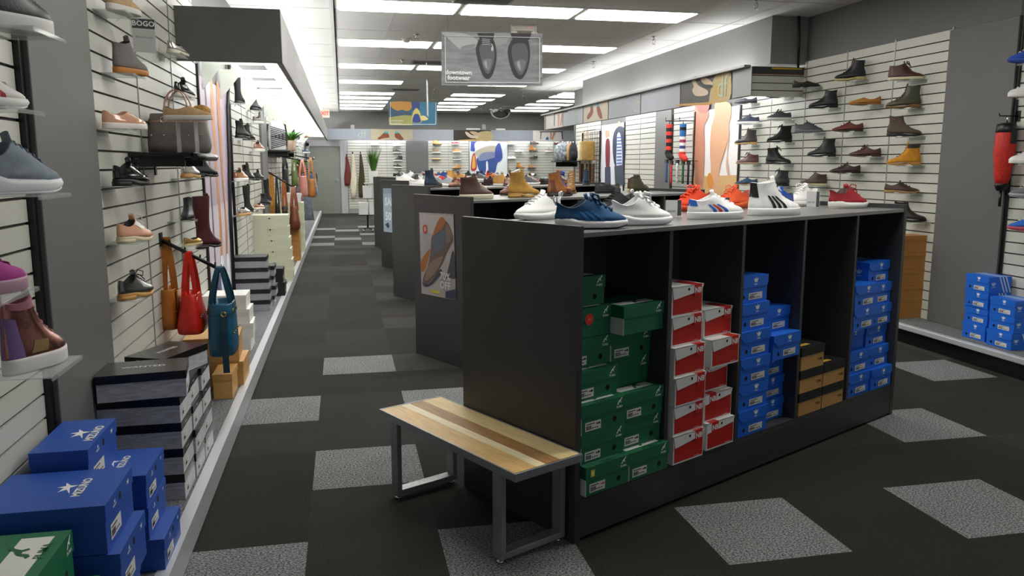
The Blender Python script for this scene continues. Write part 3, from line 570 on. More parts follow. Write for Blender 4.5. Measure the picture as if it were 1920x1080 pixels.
cubby('green shoe box', 'inner stack beside the red boxes', 'green', .293, .252, .2, .125, [-.03, .02, .01, .10, .09, .02], 'green shoe boxes in the first cubby', {3: ('plain',), 5: ('plain',)})
cubby('white and red shoe box', 'tall stack next to green boxes', 'red', .583, .215, .32, .134, [-.03, -.025, -.03, -.02, 0, .004], 'white and red shoe boxes in the second cubby')
cubby('white and red shoe box', 'shorter stack beside the blue boxes', 'red', .85, .212, .3, .134, [-.01, .01, .04, -.02, .03], 'white and red shoe boxes in the second cubby', {0: ('flip',), 1: ('flip',), 2: ('flip',)}, {0: 0})
cubby('blue shoe box', 'tall stack beside the red boxes', 'blue', 1.113, .247, .3, .1325, [0, .005, .0, .005, .02, .035], 'blue shoe boxes in the third cubby')
cubby('blue shoe box', 'short stack in the third cubby', 'blue', 1.372, .245, .29, .117, [.07, .075, .08, -.01, .06], 'blue shoe boxes in the third cubby', {}, {}, .2015, [.117, .117, .117, .13, .125])
cubby('tan shoe box with black lid', 'taller stack, fourth cubby', 'tan_black', 1.66, .225, .3, .125, [.0, .0, .0], 'tan shoe boxes in the fourth cubby')
cubby('tan shoe box with black lid', 'lower stack, fourth cubby', 'tan_black', 1.895, .225, .3, .125, [.0, .0], 'tan shoe boxes in the fourth cubby')
cubby('blue shoe box', 'lower stack in the last cubby', 'blue', 2.19, .245, .3, .131, [.01, .02, .06, .0, .0], 'blue shoe boxes in the last cubby', {2: ('plain',)})
cubby('blue shoe box', 'taller stack against the far end panel', 'blue', 2.447, .245, .3, .127, [.0, .03, .05, .03, .04, .06], 'blue shoe boxes in the last cubby')
# ------------------------------------------------------------------ boxes on the left platform: the labelled end looks into the aisle
def stack(what, where, style, x, y, rz, w, d, h, n, group, opts=(), jit=(), z=PLZ + .001, x0=0):
    for i in range(n):
        jx, jr = jit[i] if i < len(jit) else (0, 0); l = f'{what}, {nth(i, n)} of the {where}' if n > 1 else f'{what} {where}'
        shoebox(l, style, (x + jx, y, z), rz + radians(jr), w, d, h, group, opts); z += h + .0012
    return z
Q = pi / 2
stack('deep blue shoe box', 'stack beside the dark green boxes', 'navy', -.70, 2.525, Q, .30, .345, .15, 3, 'deep blue boxes on the platform', (), [(.005, 0), (.03, 0), (0, 0)])
z = stack('deep blue shoe box', 'stack before the birch print boxes', 'navy', -.70, 2.985, Q, .28, .345, .1185, 3, 'deep blue boxes on the platform', (), [(.045, 0), (0, 0), (0, 0)])
stack('deep blue shoe box lying by itself', 'on top against the wall column', 'navy', -.84, 2.89, Q, .33, .17, .145, 1, 'deep blue boxes on the platform', (), (), z)
stack('dark green shoe box', 'stack in front of the deep blue boxes', 'green', -.765, 2.16, Q, .26, .28, .14, 3, 'green boxes on the platform', (), [(0, 0), (.06, 0), (0, 0)])
stack('dark green shoe box', 'stack furthest from the birch boxes', 'green', -.79, 1.86, Q, .26, .26, .14, 3, 'green boxes on the platform', (), [])
z = stack('birch print shoe box', 'stack by the deep blue boxes', 'wanted', -.70, 3.595, Q, .24, .34, .1125, 4, 'birch print boxes with black lids')
stack('tilted birch print box with glossy black lid', 'crowning the first stack', 'wanted', -.685, 3.60, Q + .13, .235, .34, .1125, 1, 'birch print boxes with black lids', ('turn',), (), z)
z = stack('birch print shoe box', 'middle stack below the red handbag', 'wanted', -.695, 3.84, Q, .235, .34, .1125, 4, 'birch print boxes with black lids', (), [(0, 0), (.004, 0), (0, 0), (-.01, 0)])
stack('birch print shoe box', 'stack beside the teal handbag', 'wanted', -.693, 4.085, Q, .235, .34, .1125, 4, 'birch print boxes with black lids')
stack('turned birch print box with black lid', 'lying across the two rear stacks', 'wanted', -.90, 3.80, radians(-24), .2, .33, .10, 1, 'birch print boxes with black lids', (), (), z)
stack('small tan carton with a teal lid edge', 'on the platform below the teal bag strap', 'tan', -.752, 5.0, 0, .11, .26, .155, 1, 'tan cartons')
stack('tan shoe carton', 'pair on the platform under the teal handbag', 'tan', -.665, 5.46, Q, .33, .33, .16, 2, 'tan cartons', (), [(0, 0), (-.03, 3)])
stack('white shoe carton', 'stack beside the teal handbag', 'white', -.725, 6.44, Q, .28, .33, .108, 4, 'white cartons', (), [(0, 0), (.015, 3), (0, 0), (-.02, 0)])
stack('pale grey box with black lid', 'front stack below the lilac poster', 'grey_black', -.727, 8.18, Q, .26, .33, .105, 5, 'pale grey boxes with black lids', (), [(0, 0), (0, 1), (-.005, 0), (-.01, 0), (-.02, 0)])
stack('pale grey box with black lid', 'rear stack beside the black cartons', 'grey_black', -.71, 8.46, Q, .25, .33, .10, 4, 'pale grey boxes with black lids', ('label',), [(0, 0), (.02, 0), (0, 0), (.01, 0)])
stack('black shoe carton', 'pair in front of the cream boxes', 'black', -.645, 9.05, Q, .24, .2, .15, 2, 'black cartons', ('label',), [(0, 0), (-.015, 0)])
stack('cream drawer box with cord handle', 'tall cream stack', 'cream', -.625, 10.21, Q, .34, .42, .134, 6, 'cream boxes with cord handles', (), [(0, 0), (0, 0), (-.01, 0), (-.02, 0), (-.03, 0), (-.035, 0)])
stack('dark brown carton', 'stack below the brown slouch bag', 'brown', -.64, 12.35, Q, .34, .36, .15, 3, 'brown cartons by the brown bag')
z = stack('cream carton', 'stack beyond the dark brown cartons', 'cream', -.63, 13.6, Q, .36, .36, .16, 5, 'cream cartons further along')
stack('white carton with red end', 'on the cream cartons behind the slouch bag', 'red', -.66, 13.6, Q, .3, .3, .14, 1, None, (), (), z)
# right platform
def rstack(what, where, x, y, n, h, jit=()): stack(what, where, 'blue', x, y, -Q, .235, .2, h, n, 'blue shoe boxes on the right platform', (), jit, PRZ + .001)
rstack('bright blue shoe box', 'taller low-platform stack by the column', 4.87, 5.335, 4, .127, [(0, 0), (.01, 0), (.0, 0), (-.005, 0)]); rstack('bright blue shoe box', 'shorter stack on the low platform', 4.835, 5.045, 3, .124, [(0, 0), (.01, 0), (.005, 0)])
stack('brown shoe carton', 'stack between gondola and grey column', 'brown', 4.945, 6.2, 0, .30, .2, .148, 5, 'brown cartons by the column', (), [], PRZ + .001)
# ------------------------------------------------------------------ display shoes
def U(s):                                              # 'l#' leather, 's#' suede, 'p#' patent, 'm#' metal, 'c#' cloth
    k, h = s[0], s[1:]
    return leather(h) if k == 'l' else suede(h) if k == 's' else patent(h) if k == 'p' else metallic(h) if k == 'm' else mat('knit ' + h, h, .8, noise=(120, .05), bump=(400, .1)) if k == 'k' else cm(h, .6)
WSOLE, CREAM, TAN, GUM, BLK, DBR = '#e9e8e4', '#d8cda8', '#b58a4c', '#b9792f', '#161616', '#2a1d16'
def ashelf(o, xdir, label, group, w=.23, d=.15):       # acrylic shelf hooked in a slat; o on the wall face at shelf top height
    t = thing('acrylic_shelf', label, 'shelf', o, math.atan2(xdir[1], xdir[0]), group)
    mb = MB(); mb.box(-w / 2, w / 2, -d, -.012, -.004, -.0005, PLATE); mb.box(-w / 2, w / 2, -d - .003, -d, -.012, -.0005, CLEAR); mb.build('plate', t)
    mb = MB(); mb.box(-w / 2 + .01, w / 2 - .01, -.0165, -.0125, -.03, -.004, CLEAR); mb.build('back_lip', t)
def wall_shoe(side_, px, py, st, L, hd, up, sole, label, off=.115, shelf=True, group=None, grp2=None, **k):
    if side_ == 'L': p = at_x(px, py, XL + off); o = Vector((XL, p.y, p.z)); xd = (0, 1)
    elif side_ == 'R': p = at_x(px, py, XR - off); o = Vector((XR, p.y, p.z)); xd = (0, -1)
    else: p = at_y(px, py, YB - off); o = Vector((p.x, YB, p.z)); xd = (1, 0)
    if side_ == 'L': pass
    cat = 'boot' if st in ('boot', 'chelsea', 'tall') or 'boot' in label.split(',')[0] else 'shoe'
    name = {'boot': 'ankle_boot', 'chelsea': 'chelsea_boot', 'tall': 'tall_boot', 'sneaker': 'sneaker', 'runner': 'running_shoe', 'high': 'high_top_sneaker', 'chukka': 'chukka_boot', 'oxford': 'oxford_shoe', 'loafer': 'loafer', 'slip': 'slip_on_shoe', 'flat': 'flat_shoe'}[st]
    shoe(name, label, cat, st, p + Vector((0, 0, .001)), radians(hd), L, up=U(up), sole=cm(sole), group=group, **k)
    if shelf:
        sd = ' '.join(label.split()[:8]); w = 'left' if side_ == 'L' else ''
        # local -y of the shelf must point out of the wall
        rz = {'L': (0, 1), 'R': (0, -1), 'B': (1, 0)}[side_]
        ashelf(o, rz, 'clear acrylic shelf under the ' + ' '.join(label.split()[:11]), grp2 or 'acrylic shoe shelves', w=.26 if side_ == 'B' or off > .185 else .23, d=.29 if off > .185 else .15)
w = wall_shoe
# near left wall
w('L', 26, 60, 'sneaker', .25, 62, 'l#26272a', WSOLE, 'black sneaker on a thick ribbed white sole, top of the near wall', .20, inner=cm('#444444'), zs=1.45)
w('L', -34, 203, 'runner', .25, 60, 'c#e2ddda', WSOLE, 'white sneaker with red flashes, second shelf down on the near wall', .19, acc=(('stripes', ('#b5303a', '#d8846a', '#b5303a')),))
w('L', 36, 364, 'runner', .265, 60, 's#828e99', '#e6e8ea', 'grey blue suede sneaker with chunky white sole beside the grey column', .20, lace=cm('#56646f'), pull=cm('#4d5863'), acc=(('mark', '#74808a'),), inner=cm('#6d7a85'), zs=1.3)
w('L', -34, 553, 'sneaker', .24, 60, 's#a8398b', '#b88fa4', 'magenta suede sneaker with a pink sole on the near wall', .21, lace=cm('#8e2f78'), inner=cm('#7d2a66'), zs=1.15)
w('L', 68, 688, 'high', .215, 66, 'm#9a6a64', '#e4e2e0', 'rose gold padded high top sneaker with a white sole', .21, lace=cm('#b87a80'), inner=cm('#a86a72'), acc=(('counter', '#7d5f96'), ('mark', '#8f7248'), ('collar', '#a36a78')), pull=cm('#c98e94'), zs=1.62)  # counter patch paints the purple sheen on the heel into the colour
# left wall behind the column
w('L', 232, 26, 'slip', .24, 72, 's#c0a17a', '#dcd8d0', 'beige slip-on with a white sole at the top of the left slat wall', zs=1.15)
w('L', 246, 141, 'chukka', .24, 69, 's#77716f', '#b9792f', 'grey desert boot with an orange gum sole on the left slat wall', lace=cm('#5f5a58'), zs=1.3)
w('L', 334, 104, 'loafer', .235, 75, 'm#a5a29b', '#d6cfbd', 'silver loafer seen heel first next to the canopy end', heel=cm('#d9d2c0'), near=True, zs=1.15)
w('L', 347, 184, 'oxford', .24, 74, 'p#141416', '#d8d5ce', 'black patent oxford on a white platform sole behind the grey handbag', lace=cm('#111111'), zs=1.3)
w('L', 235, 243, 'slip', .235, 56, 'p#d4a184', '#e6ded6', 'peach patent slip-on left of the grey handbag', inner=cm('#b98d74'), zs=1.15)
w('L', 247, 348, 'oxford', .245, 69, 'p#101012', '#131313', 'black patent lace-up oxford below the grey handbag', lace=cm('#0e0e0e'), bow=True, heel=cm('#121212'), zs=1.3)
w('L', 358, 334, 'oxford', .235, 76, 'm#b9b9b6', '#b58a4c', 'silver lace-up with tan heel under the black bag shelf', lace=cm('#cfcfcb'), heel=cm('#a5793f'), bow=True, zs=1.3)
w('L', 385, 332, 'boot', .25, 60, 'l#161617', '#121212', 'black lace-up ankle boot beside the silver lace-up', lace=cm('#121212'), heel=cm('#121212'), off=.13)
w('L', 254, 453, 'oxford', .245, 69, 'l#d9a183', '#cdbf9f', 'peach leather lace-up with white vamp and cream heel', lace=cm('#f0efec'), heel=cm('#cdbf9f'), acc=(('stay', '#eeebe6'), ('toecap', '#cf7e54')), bow=True, zs=1.3)
w('L', 353, 413, 'chelsea', .22, -85, 'l#202124', '#17171a', 'black ankle bootie pointing away from the lilac poster', heel=cm('#17171a'))
w('L', 392, 464, 'tall', .245, 62, 'l#46171c', '#201315', 'oxblood tall lace-up boot in front of the lilac poster', lace=cm('#b99a83'), heel=cm('#201315'), off=.17)
w('L', 256, 557, 'oxford', .245, 69, 'm#6e706f', '#b98a46', 'pewter brogue with stacked tan heel, lowest on the left slat wall', lace=cm('#3a3b3b'), heel=cm('#b98a46'), bow=True, zs=1.3)
w('L', 362, 459, 'flat', .2, 70, 'm#c3a565', '#cbb98a', 'gold strappy flat shoe behind the red handbag', zs=1.15)
# beyond the lilac poster
w('L', 450, 194, 'tall', .195, 74, 's#111112', '#101010', 'black suede tall boot high up beyond the black cable', lace=cm('#111111'), heel=cm('#101010'), off=.115)
w('L', 480, 207, 'boot', .24, 70, 'l#1c1b1b', '#1a1a1a', 'small black boot on the top row next to the canopy braces', heel=cm('#141414'))
w('L', 455, 259, 'boot', .25, 70, 'l#131314', '#121212', 'black lace boot in the second row beyond the cable', lace=cm('#151515'), heel=cm('#111111'), off=.115)
w('L', 467, 263, 'boot', .235, 70, 'p#17181a', '#141414', 'shiny black strap boot in the second row beyond the cable', heel=cm('#111111'))
w('L', 484, 232, 'slip', .24, 70, 's#7b756c', '#dcd9d2', 'grey slip-on in front of the narrow grey column', zs=1.15)
w('L', 486, 284, 'sneaker', .24, 70, 'm#b98e7c', '#e6e0da', 'rose gold sneaker in front of the narrow grey column', zs=1.15)
w('L', 452, 340, 'sneaker', .24, 70, 'm#c08f72', '#e6e0da', 'copper sneaker with white sole in the third row', lace=cm('#e8dcd2'), zs=1.15)
w('L', 466, 338, 'boot', .24, 70, 'p#18191b', '#141414', 'black patent combat boot beside the copper sneaker', lace=cm('#151515'), heel=cm('#111111'))
w('L', 485, 338, 'oxford', .24, 70, 'p#131315', '#131313', 'black patent lace-up shoe in the third row', lace=cm('#cfcfcf'), heel=cm('#111111'), zs=1.3)
w('L', 457, 404, 'slip', .24, 70, 'm#c9c6c0', '#c29a62', 'silver slip-on with cork sole in the fourth row', zs=1.15)
w('L', 467, 398, 'tall', .195, 74, 's#1a2018', '#141412', 'black suede knee boot beside the silver slip-on', heel=cm('#141412'))
w('L', 486, 392, 'loafer', .235, 70, 'm#cfa58c', '#e0d2c2', 'rose gold pump on the fourth row', zs=1.15)
w('L', 498, 385, 'chelsea', .235, 70, 'l#1d1e20', '#161616', 'black chelsea boot by the narrow column', heel=cm('#141414'))
w('L', 503, 377, 'tall', .195, 74, 's#121212', '#101010', 'tall black boot against the narrow column', heel=cm('#101010'), off=.115)
for i, (x, y, st, up, so, lb) in enumerate([(553, 259, 'boot', 'l#1b1b1d', BLK, 'black boot on the upper shelf behind the potted fern'), (551, 279, 'sneaker', 'l#33373c', WSOLE, 'charcoal sneaker below the black boot behind the fern'), (574, 287, 'sneaker', 'c#3a4a6a', WSOLE, 'navy sneaker above the hanging plant'), (572, 258, 'boot', 'l#9c6a3c', DBR, 'tan boot on the top shelf near the door'), (563, 268, 'runner', 'c#b8b9bb', WSOLE, 'pale grey trainer near the door end of the left wall')]):
    w('L', x, y, st, .26, 40, up, so, lb, near=False)
# right wall
RW = [(1398, 194, 'loafer', .27, 148, 'l#4b4f58', BLK, 'slate leather loafer in the top row beside the legs poster'), (1402, 233, 'sneaker', .27, 148, 's#3a4252', WSOLE, 'dark blue sneaker on a white sole next to the legs poster'), (1398, 271, 'boot', .27, 148, 'l#3d3a38', TAN, 'dark grey boot with a tan sole next to the legs poster'), (1401, 308, 'chukka', .27, 148, 'l#5b3a3c', '#a58a72', 'burgundy lace boot with pale sole next to the legs poster'), (1399, 347, 'oxford', .27, 148, 's#2e4a66', '#a88455', 'blue suede oxford in the lowest row by the legs poster'),
 (1459, 183, 'loafer', .27, 148, 'l#2c2a2a', BLK, 'black loafer under the canopy end'), (1460, 226, 'sneaker', .27, 148, 's#4a4c50', '#dcdad4', 'charcoal sneaker with white sole and long laces in the second column'), (1461, 267, 'boot', .275, 148, 's#161617', BLK, 'black suede lace boot in the second column'), (1459, 308, 'boot', .28, -38, 'l#1c1c1d', BLK, 'black lace boot turned the other way in the second column'), (1456, 349, 'boot', .275, 148, 'l#333335', BLK, 'dark grey lace boot behind the white sneakers'),
 (1511, 164, 'loafer', .28, -20, 'l#2e2620', BLK, 'dark moccasin standing beside the canopy end boards'), (1543, 203, 'chelsea', .285, 146, 'l#1b1d20', BLK, 'black chelsea boot in the third column'), (1516, 249, 'runner', .28, -35, 'c#4b4d50', '#6c6e70', 'grey trainer facing the other way in the third column'), (1540, 294, 'boot', .28, 146, 'l#262526', '#1c1b1b', 'shiny black boot low in the third column'), (1524, 348, 'chukka', .28, 146, 'l#4b3a30', '#cfc4a2', 'brown boot with cream sole just above the gondola'),
 (1593, 151, 'boot', .285, 146, 'l#26262a', '#c9b67c', 'black high boot with a pale yellow sole in the top row'), (1621, 197, 'loafer', .285, 146, 'l#a8702e', '#8e5f28', 'tan moccasin on the second row of the fourth column'), (1589, 247, 'oxford', .285, 146, 'l#6b2f28', '#3a1c18', 'red brown oxford on the right slat wall'), (1621, 294, 'oxford', .285, 146, 'l#55352e', '#3a2520', 'brown lace shoe on the right slat wall'), (1584, 325, 'oxford', .285, 146, 'l#3c2a26', '#2a1d1a', 'dark brown oxford above the red sneaker'),
 (1698, 150, 'chukka', .29, -32, 'l#4e302a', '#d8cfae', 'brown lace boot on a cream sole at the top of the end column'), (1693, 203, 'boot', .285, 146, 'l#4b4a36', '#7a5a34', 'olive boot second from the top of the end column'), (1695, 256, 'chelsea', .285, -32, 's#5b4d42', '#1d1a1a', 'taupe chelsea boot in the middle of the end column'), (1694, 310, 'boot', .275, 146, 's#c98a23', '#b5823c', 'yellow wheat work boot on the end column'), (1690, 362, 'oxford', .285, -32, 'l#4a352c', '#9a7a48', 'brown shoe with tan welt at the foot of the end column'), (1704, 416, 'chelsea', .28, -32, 'l#2a2220', BLK, 'dark boot half hidden by the gondola end')]
for (x, y, st, L, hd, up, so, lb) in RW:
    k = dict(lace=cm('#1c1a19') if 'yellow' not in lb else cm('#7a5a2a'), bow='lace' in lb); a = ()
    if 'wheat' in lb: a = (('collar', '#33302c'),)
    w('R', x, y, st, L, hd, up, so, lb, off=.15, acc=a, heel=cm(so), inner=cm('#3a342e'), **k)
w('R', 1931, 117, 'runner', .28, 146, 'k#2a4fae', '#2a4fae', 'royal blue knit trainer beside the far grey column', off=.15); w('R', 1931, 182, 'sneaker', .28, 146, 'c#dededc', WSOLE, 'white sneaker under the royal blue trainer', off=.15)
w('R', 1933, 307, 'sneaker', .28, 146, 'p#d4d4d4', WSOLE, 'shiny white sneaker next to the red umbrella', off=.15); w('R', 1933, 371, 'runner', .28, 146, 'k#6a6c70', '#9fa2a6', 'grey trainer below the shiny white sneaker', off=.15); w('R', 1930, 433, 'runner', .28, 146, 'k#2360b8', '#b5485a', 'blue trainer with a red sole above the blue boxes', off=.15, acc=(('tongue', '#c22d3a'),))
# back wall
BW = [(704, 273, 'runner', 'c#e9dedb', 'pale pink trainer in the top row behind the pot plant'), (745, 274, 'sneaker', 'c#ededed', 'white sneaker at the top of the row before the grey panel'), (745, 287, 'sneaker', 'c#3c3f45', 'black canvas sneaker second in the row before the grey panel'), (746, 302, 'high', 'l#202226', 'black high top third in the row before the grey panel'), (747, 315, 'runner', 'k#2b2c30', 'black trainer lowest before the grey panel'),
 (820, 272, 'boot', 's#c9a066', 'sand work boot high beyond the grey panel'), (819, 287, 'high', 's#8a7a62', 'brown high top with white sole beyond the grey panel'), (818, 300, 'flat', 'c#dcbf8a', 'tan low shoe beyond the grey panel'), (855, 271, 'slip', 'c#c2302f', 'red canvas slip-on in the top row of the back wall'), (857, 286, 'sneaker', 's#d69a52', 'orange tan sneaker with white sole on the back wall'), (857, 300, 'slip', 'c#6a6b6e', 'grey slip-on left of the denim poster'), (856, 317, 'chukka', 's#c08a55', 'tan chukka lowest left of the denim poster'),
 (960, 271, 'sneaker', 's#b9a58a', 'beige sneaker in the top row right of the denim poster'), (1002, 270, 'oxford', 'l#4f3730', 'brown oxford in the top row of the back wall'), (1046, 271, 'loafer', 'l#6b332e', 'oxblood loafer in the top row of the back wall'), (973, 285, 'slip', 'c#f0f0ee', 'white slip-on beside the denim poster'), (1000, 284, 'boot', 'l#a56b35', 'tan boot in the middle of the back wall'), (1031, 285, 'runner', 's#8a786a', 'taupe trainer right of the tan boot'), (960, 298, 'slip', 'c#e8e8e6', 'white canvas shoe low beside the denim poster'), (1000, 297, 'oxford', 'l#2c2d30', 'black derby below the tan boot'), (1047, 297, 'loafer', 's#b5823f', 'golden tan loafer near the grid wall'), (976, 316, 'chelsea', 's#b57f3c', 'golden tan boot low on the back wall'), (998, 316, 'chukka', 'l#b08560', 'light brown boot low on the back wall')]
for i, (x, y, st, up, lb) in enumerate(BW):
    w('B', x, y, st, .29, (0, -12, 8, 180)[i % 4] if st != 'flat' else 0, up, WSOLE if st in ('sneaker', 'runner', 'slip', 'high') else '#3a2c22', lb, off=.16, near=False)
# ------------------------------------------------------------------ shoes on the gondola tops
REG = {k: [] for k in range(5)}
def settle(k, u, v, a, L, label, e=0):                 # keep a shoe clear of its neighbours on the same top
    b = a - GRZ; H_ = L / 2 - .04; mu = abs(L / 2 * cos(b)) + .06 * abs(sin(b)) + .045; mv = abs(L / 2 * sin(b)) + .06 * abs(cos(b)) + .01
    def pts(u, v): return [(u + cos(b) * H_ * q, v + sin(b) * H_ * q) for q in (-1, -.5, 0, .5, 1)]
    cand = sorted(((i * .03, j * .03) for i in range(-40, 41) for j in range(-14, 15)), key=lambda q: q[0] ** 2 + q[1] ** 2)
    for du, dv in cand:
        u2, v2 = u + du, v + dv
        if not (mu <= u2 + 1e-6 and u2 <= GL[k] - mu + 1e-6 and mv <= v2 + 1e-6 and v2 <= GD - mv + 1e-6): continue
        P = pts(u2, v2)
        if all((x - m) ** 2 + (y - n) ** 2 > .128 ** 2 for R_ in REG[k] for m, n in R_ for x, y in P): REG[k].append(P); return gp(k, u2, v2, 0)
    print('NO ROOM', label); REG[k].append(pts(u, v)); return gp(k, u, v, 0)
def top_shoe(st, L, hx, hy, tx, ty, up, sole, label, z=SHELF, dz=.001, **k):
    p, a, l = between(hx, hy, tx, ty, z); nm = {'boot': 'ankle_boot', 'chelsea': 'chelsea_boot', 'sneaker': 'sneaker', 'runner': 'running_shoe', 'high': 'high_top_sneaker', 'chukka': 'chukka_boot', 'oxford': 'oxford_shoe', 'loafer': 'loafer', 'slip': 'slip_on_shoe', 'flat': 'flat_shoe'}[st]
    best = None
    for gi in range(5):
        q = p - GA[gi]; u, v = q.dot(GE), -q.dot(GN); mu = abs(L / 2 * cos(a - GRZ)) + .06 * abs(sin(a - GRZ)) + .045; mv = abs(L / 2 * sin(a - GRZ)) + .06 * abs(cos(a - GRZ)) + .01
        u2 = min(max(u, mu), GL[gi] - mu); v2 = min(max(v, mv), GD - mv); e = abs(u - u2) + abs(v - v2)
        if best is None or e < best[0]: best = (e, gi, u2, v2)
    p = settle(best[1], best[2], best[3], a, L, label, best[0])
    p.z = z + dz
    shoe(nm, label, 'boot' if st in ('boot', 'chelsea') else 'shoe', st, p, a, L, up=U(up), sole=cm(sole), **k)
g = top_shoe
g('runner', .29, 1043, 407, 945, 413, 'k#f4f4f2', '#e9e9e9', 'white knit running shoe pointing towards the aisle behind the gondola end panel', lace=cm('#f2f2f2'), inner=cm('#cfcfcf'), pull=cm('#dcdcdc'))
g('runner', .30, 1033, 434, 1166, 432, 'k#16507c', '#dfe0e0', 'dark blue knit running shoe with tonal stripes at the gondola corner', acc=(('stripes', ('#2b6fb0', '#2b6fb0', '#2b6fb0')), ('counter', '#234f7a')), lace=cm('#174066'), bow=True, thick=1.7, inner=cm('#1a2c40'), tread=cm('#1a1a1c'), pull=cm('#e4e4e4'))
g('runner', .30, 1163, 425, 1273, 421, 'k#f4f4f2', '#ececec', 'plain white running shoe beside the dark blue one', lace=cm('#ededed'), bow=True, thick=1.5, inner=cm('#d0d0d0'), tread=cm('#bdbdbd'))
g('runner', .29, 1160, 400, 1105, 404, 'k#151516', '#171717', 'black running shoe behind the dark blue and white ones', lace=cm('#181818'), inner=cm('#111111'), pull=cm('#d0d0d0'))
g('runner', .30, 1313, 392, 1226, 395, 'k#e2431c', '#d8451f', 'orange red running shoe behind the striped white sneaker', lace=cm('#e84a22'), bow=True, thick=1.8, inner=cm('#8e2a12'))
g('runner', .29, 1384, 388, 1310, 391, 'k#ea5a2c', '#e06030', 'lighter orange running shoe in front of the legs poster', lace=cm('#f06a3c'), bow=True, inner=cm('#a33a1c'))
g('sneaker', .295, 1285, 411, 1396, 409, 'l#f0f0ee', '#ecece9', 'white sneaker with blue, red and blue side stripes and blue heel', acc=(('stripes', ('#2a62b8', '#c8302c', '#2a62b8')), ('tab', '#2a66c2')), lace=cm('#eeeeee'), inner=cm('#e0e0de'))
g('high', .30, 1393, 404, 1508, 402, 'l#f0f0ee', '#e9e9e6', 'white high top sneaker with three black stripes', acc=(('stripes', ('#17171a', '#17171a', '#17171a')), ('tab', '#141416')), lace=cm('#16161a'), inner=cm('#deded8'))
g('runner', .295, 1542, 384, 1463, 388, 'k#f2f2f0', '#ececea', 'white running shoe turned away behind the high top', lace=cm('#f0f0f0'), inner=cm('#cccccc'), bow=True)
g('runner', .30, 1551, 391, 1643, 388, 'k#98202a', '#e4e2dc', 'dark red knit running shoe on a white sole at the gondola far end', lace=cm('#a8262c'), inner=cm('#3a0e10'), acc=(('counter', '#8e1a20'),), bow=True)
g('sneaker', .27, 1383, 384, 1330, 386, 'p#1f4fb2', '#e4e4e0', 'shiny blue sneaker peeking out behind the high top')
# second gondola
g('high', .29, 856, 374, 930, 372, 'l#4c342b', '#d8d0ba', 'brown leather high top with cream sole above the 70% OFF panel', lace=cm('#a58a72'), thick=1.5, inner=cm('#3a2a22'), acc=(('collar', '#553a30'),))
g('boot', .30, 945, 371, 1020, 369, 's#a87f36', '#a6813d', 'tall mustard suede work boot on the second gondola', lace=cm('#c9a662'), inner=cm('#8e6a30'), heel=cm('#a07a36'), pull=cm('#8a6a34'))
g('boot', .29, 1013, 369, 1085, 366, 'l#9a6236', '#231c18', 'tan hiking boot with bright blue laces', lace=cm('#2c3f9e'), bow=True, thick=2.4, heel=cm('#201a16'), acc=(('rand', '#5a3426'), ('counter', '#6a3a28')))
g('oxford', .29, 948, 362, 885, 366, 'l#5c2a1e', '#1d1614', 'chestnut leather shoe behind the mustard boot')
g('slip', .295, 1104, 363, 1171, 361, 'l#2a2a2b', '#161616', 'black slip-on with a dark sole beside the hiking boot', acc=(('gore', '#111111'),))
g('chukka', .30, 1165, 361, 1230, 358, 'l#4e4a34', '#2c2a20', 'olive leather chukka boot on the second gondola', lace=cm('#3a3828'))
g('chukka', .29, 1219, 354, 1282, 351, 'l#553329', '#d3c49a', 'brown chukka with a cream sole at the far end of the second gondola', lace=cm('#4a2d24'))
g('boot', .28, 1205, 349, 1200, 345, 'k#26364c', '#1d232c', 'navy canvas boot seen from behind the olive chukka', lace=cm('#26364c'))
g('loafer', .285, 1093, 355, 1048, 358, 'l#4a1f20', '#1c1414', 'oxblood loafer behind the hiking boot')
g('boot', .27, 1010, 357, 984, 362, 's#8e6230', '#6d4a24', 'tan suede boot hidden behind the mustard boot')
g('oxford', .285, 972, 349, 1010, 352, 'l#6a3424', '#2a1814', 'red brown oxford behind the mustard boot')
g('loafer', .28, 1140, 351, 1168, 349, 'l#8e4a28', '#3a2218', 'cognac loafer behind the black slip-on')
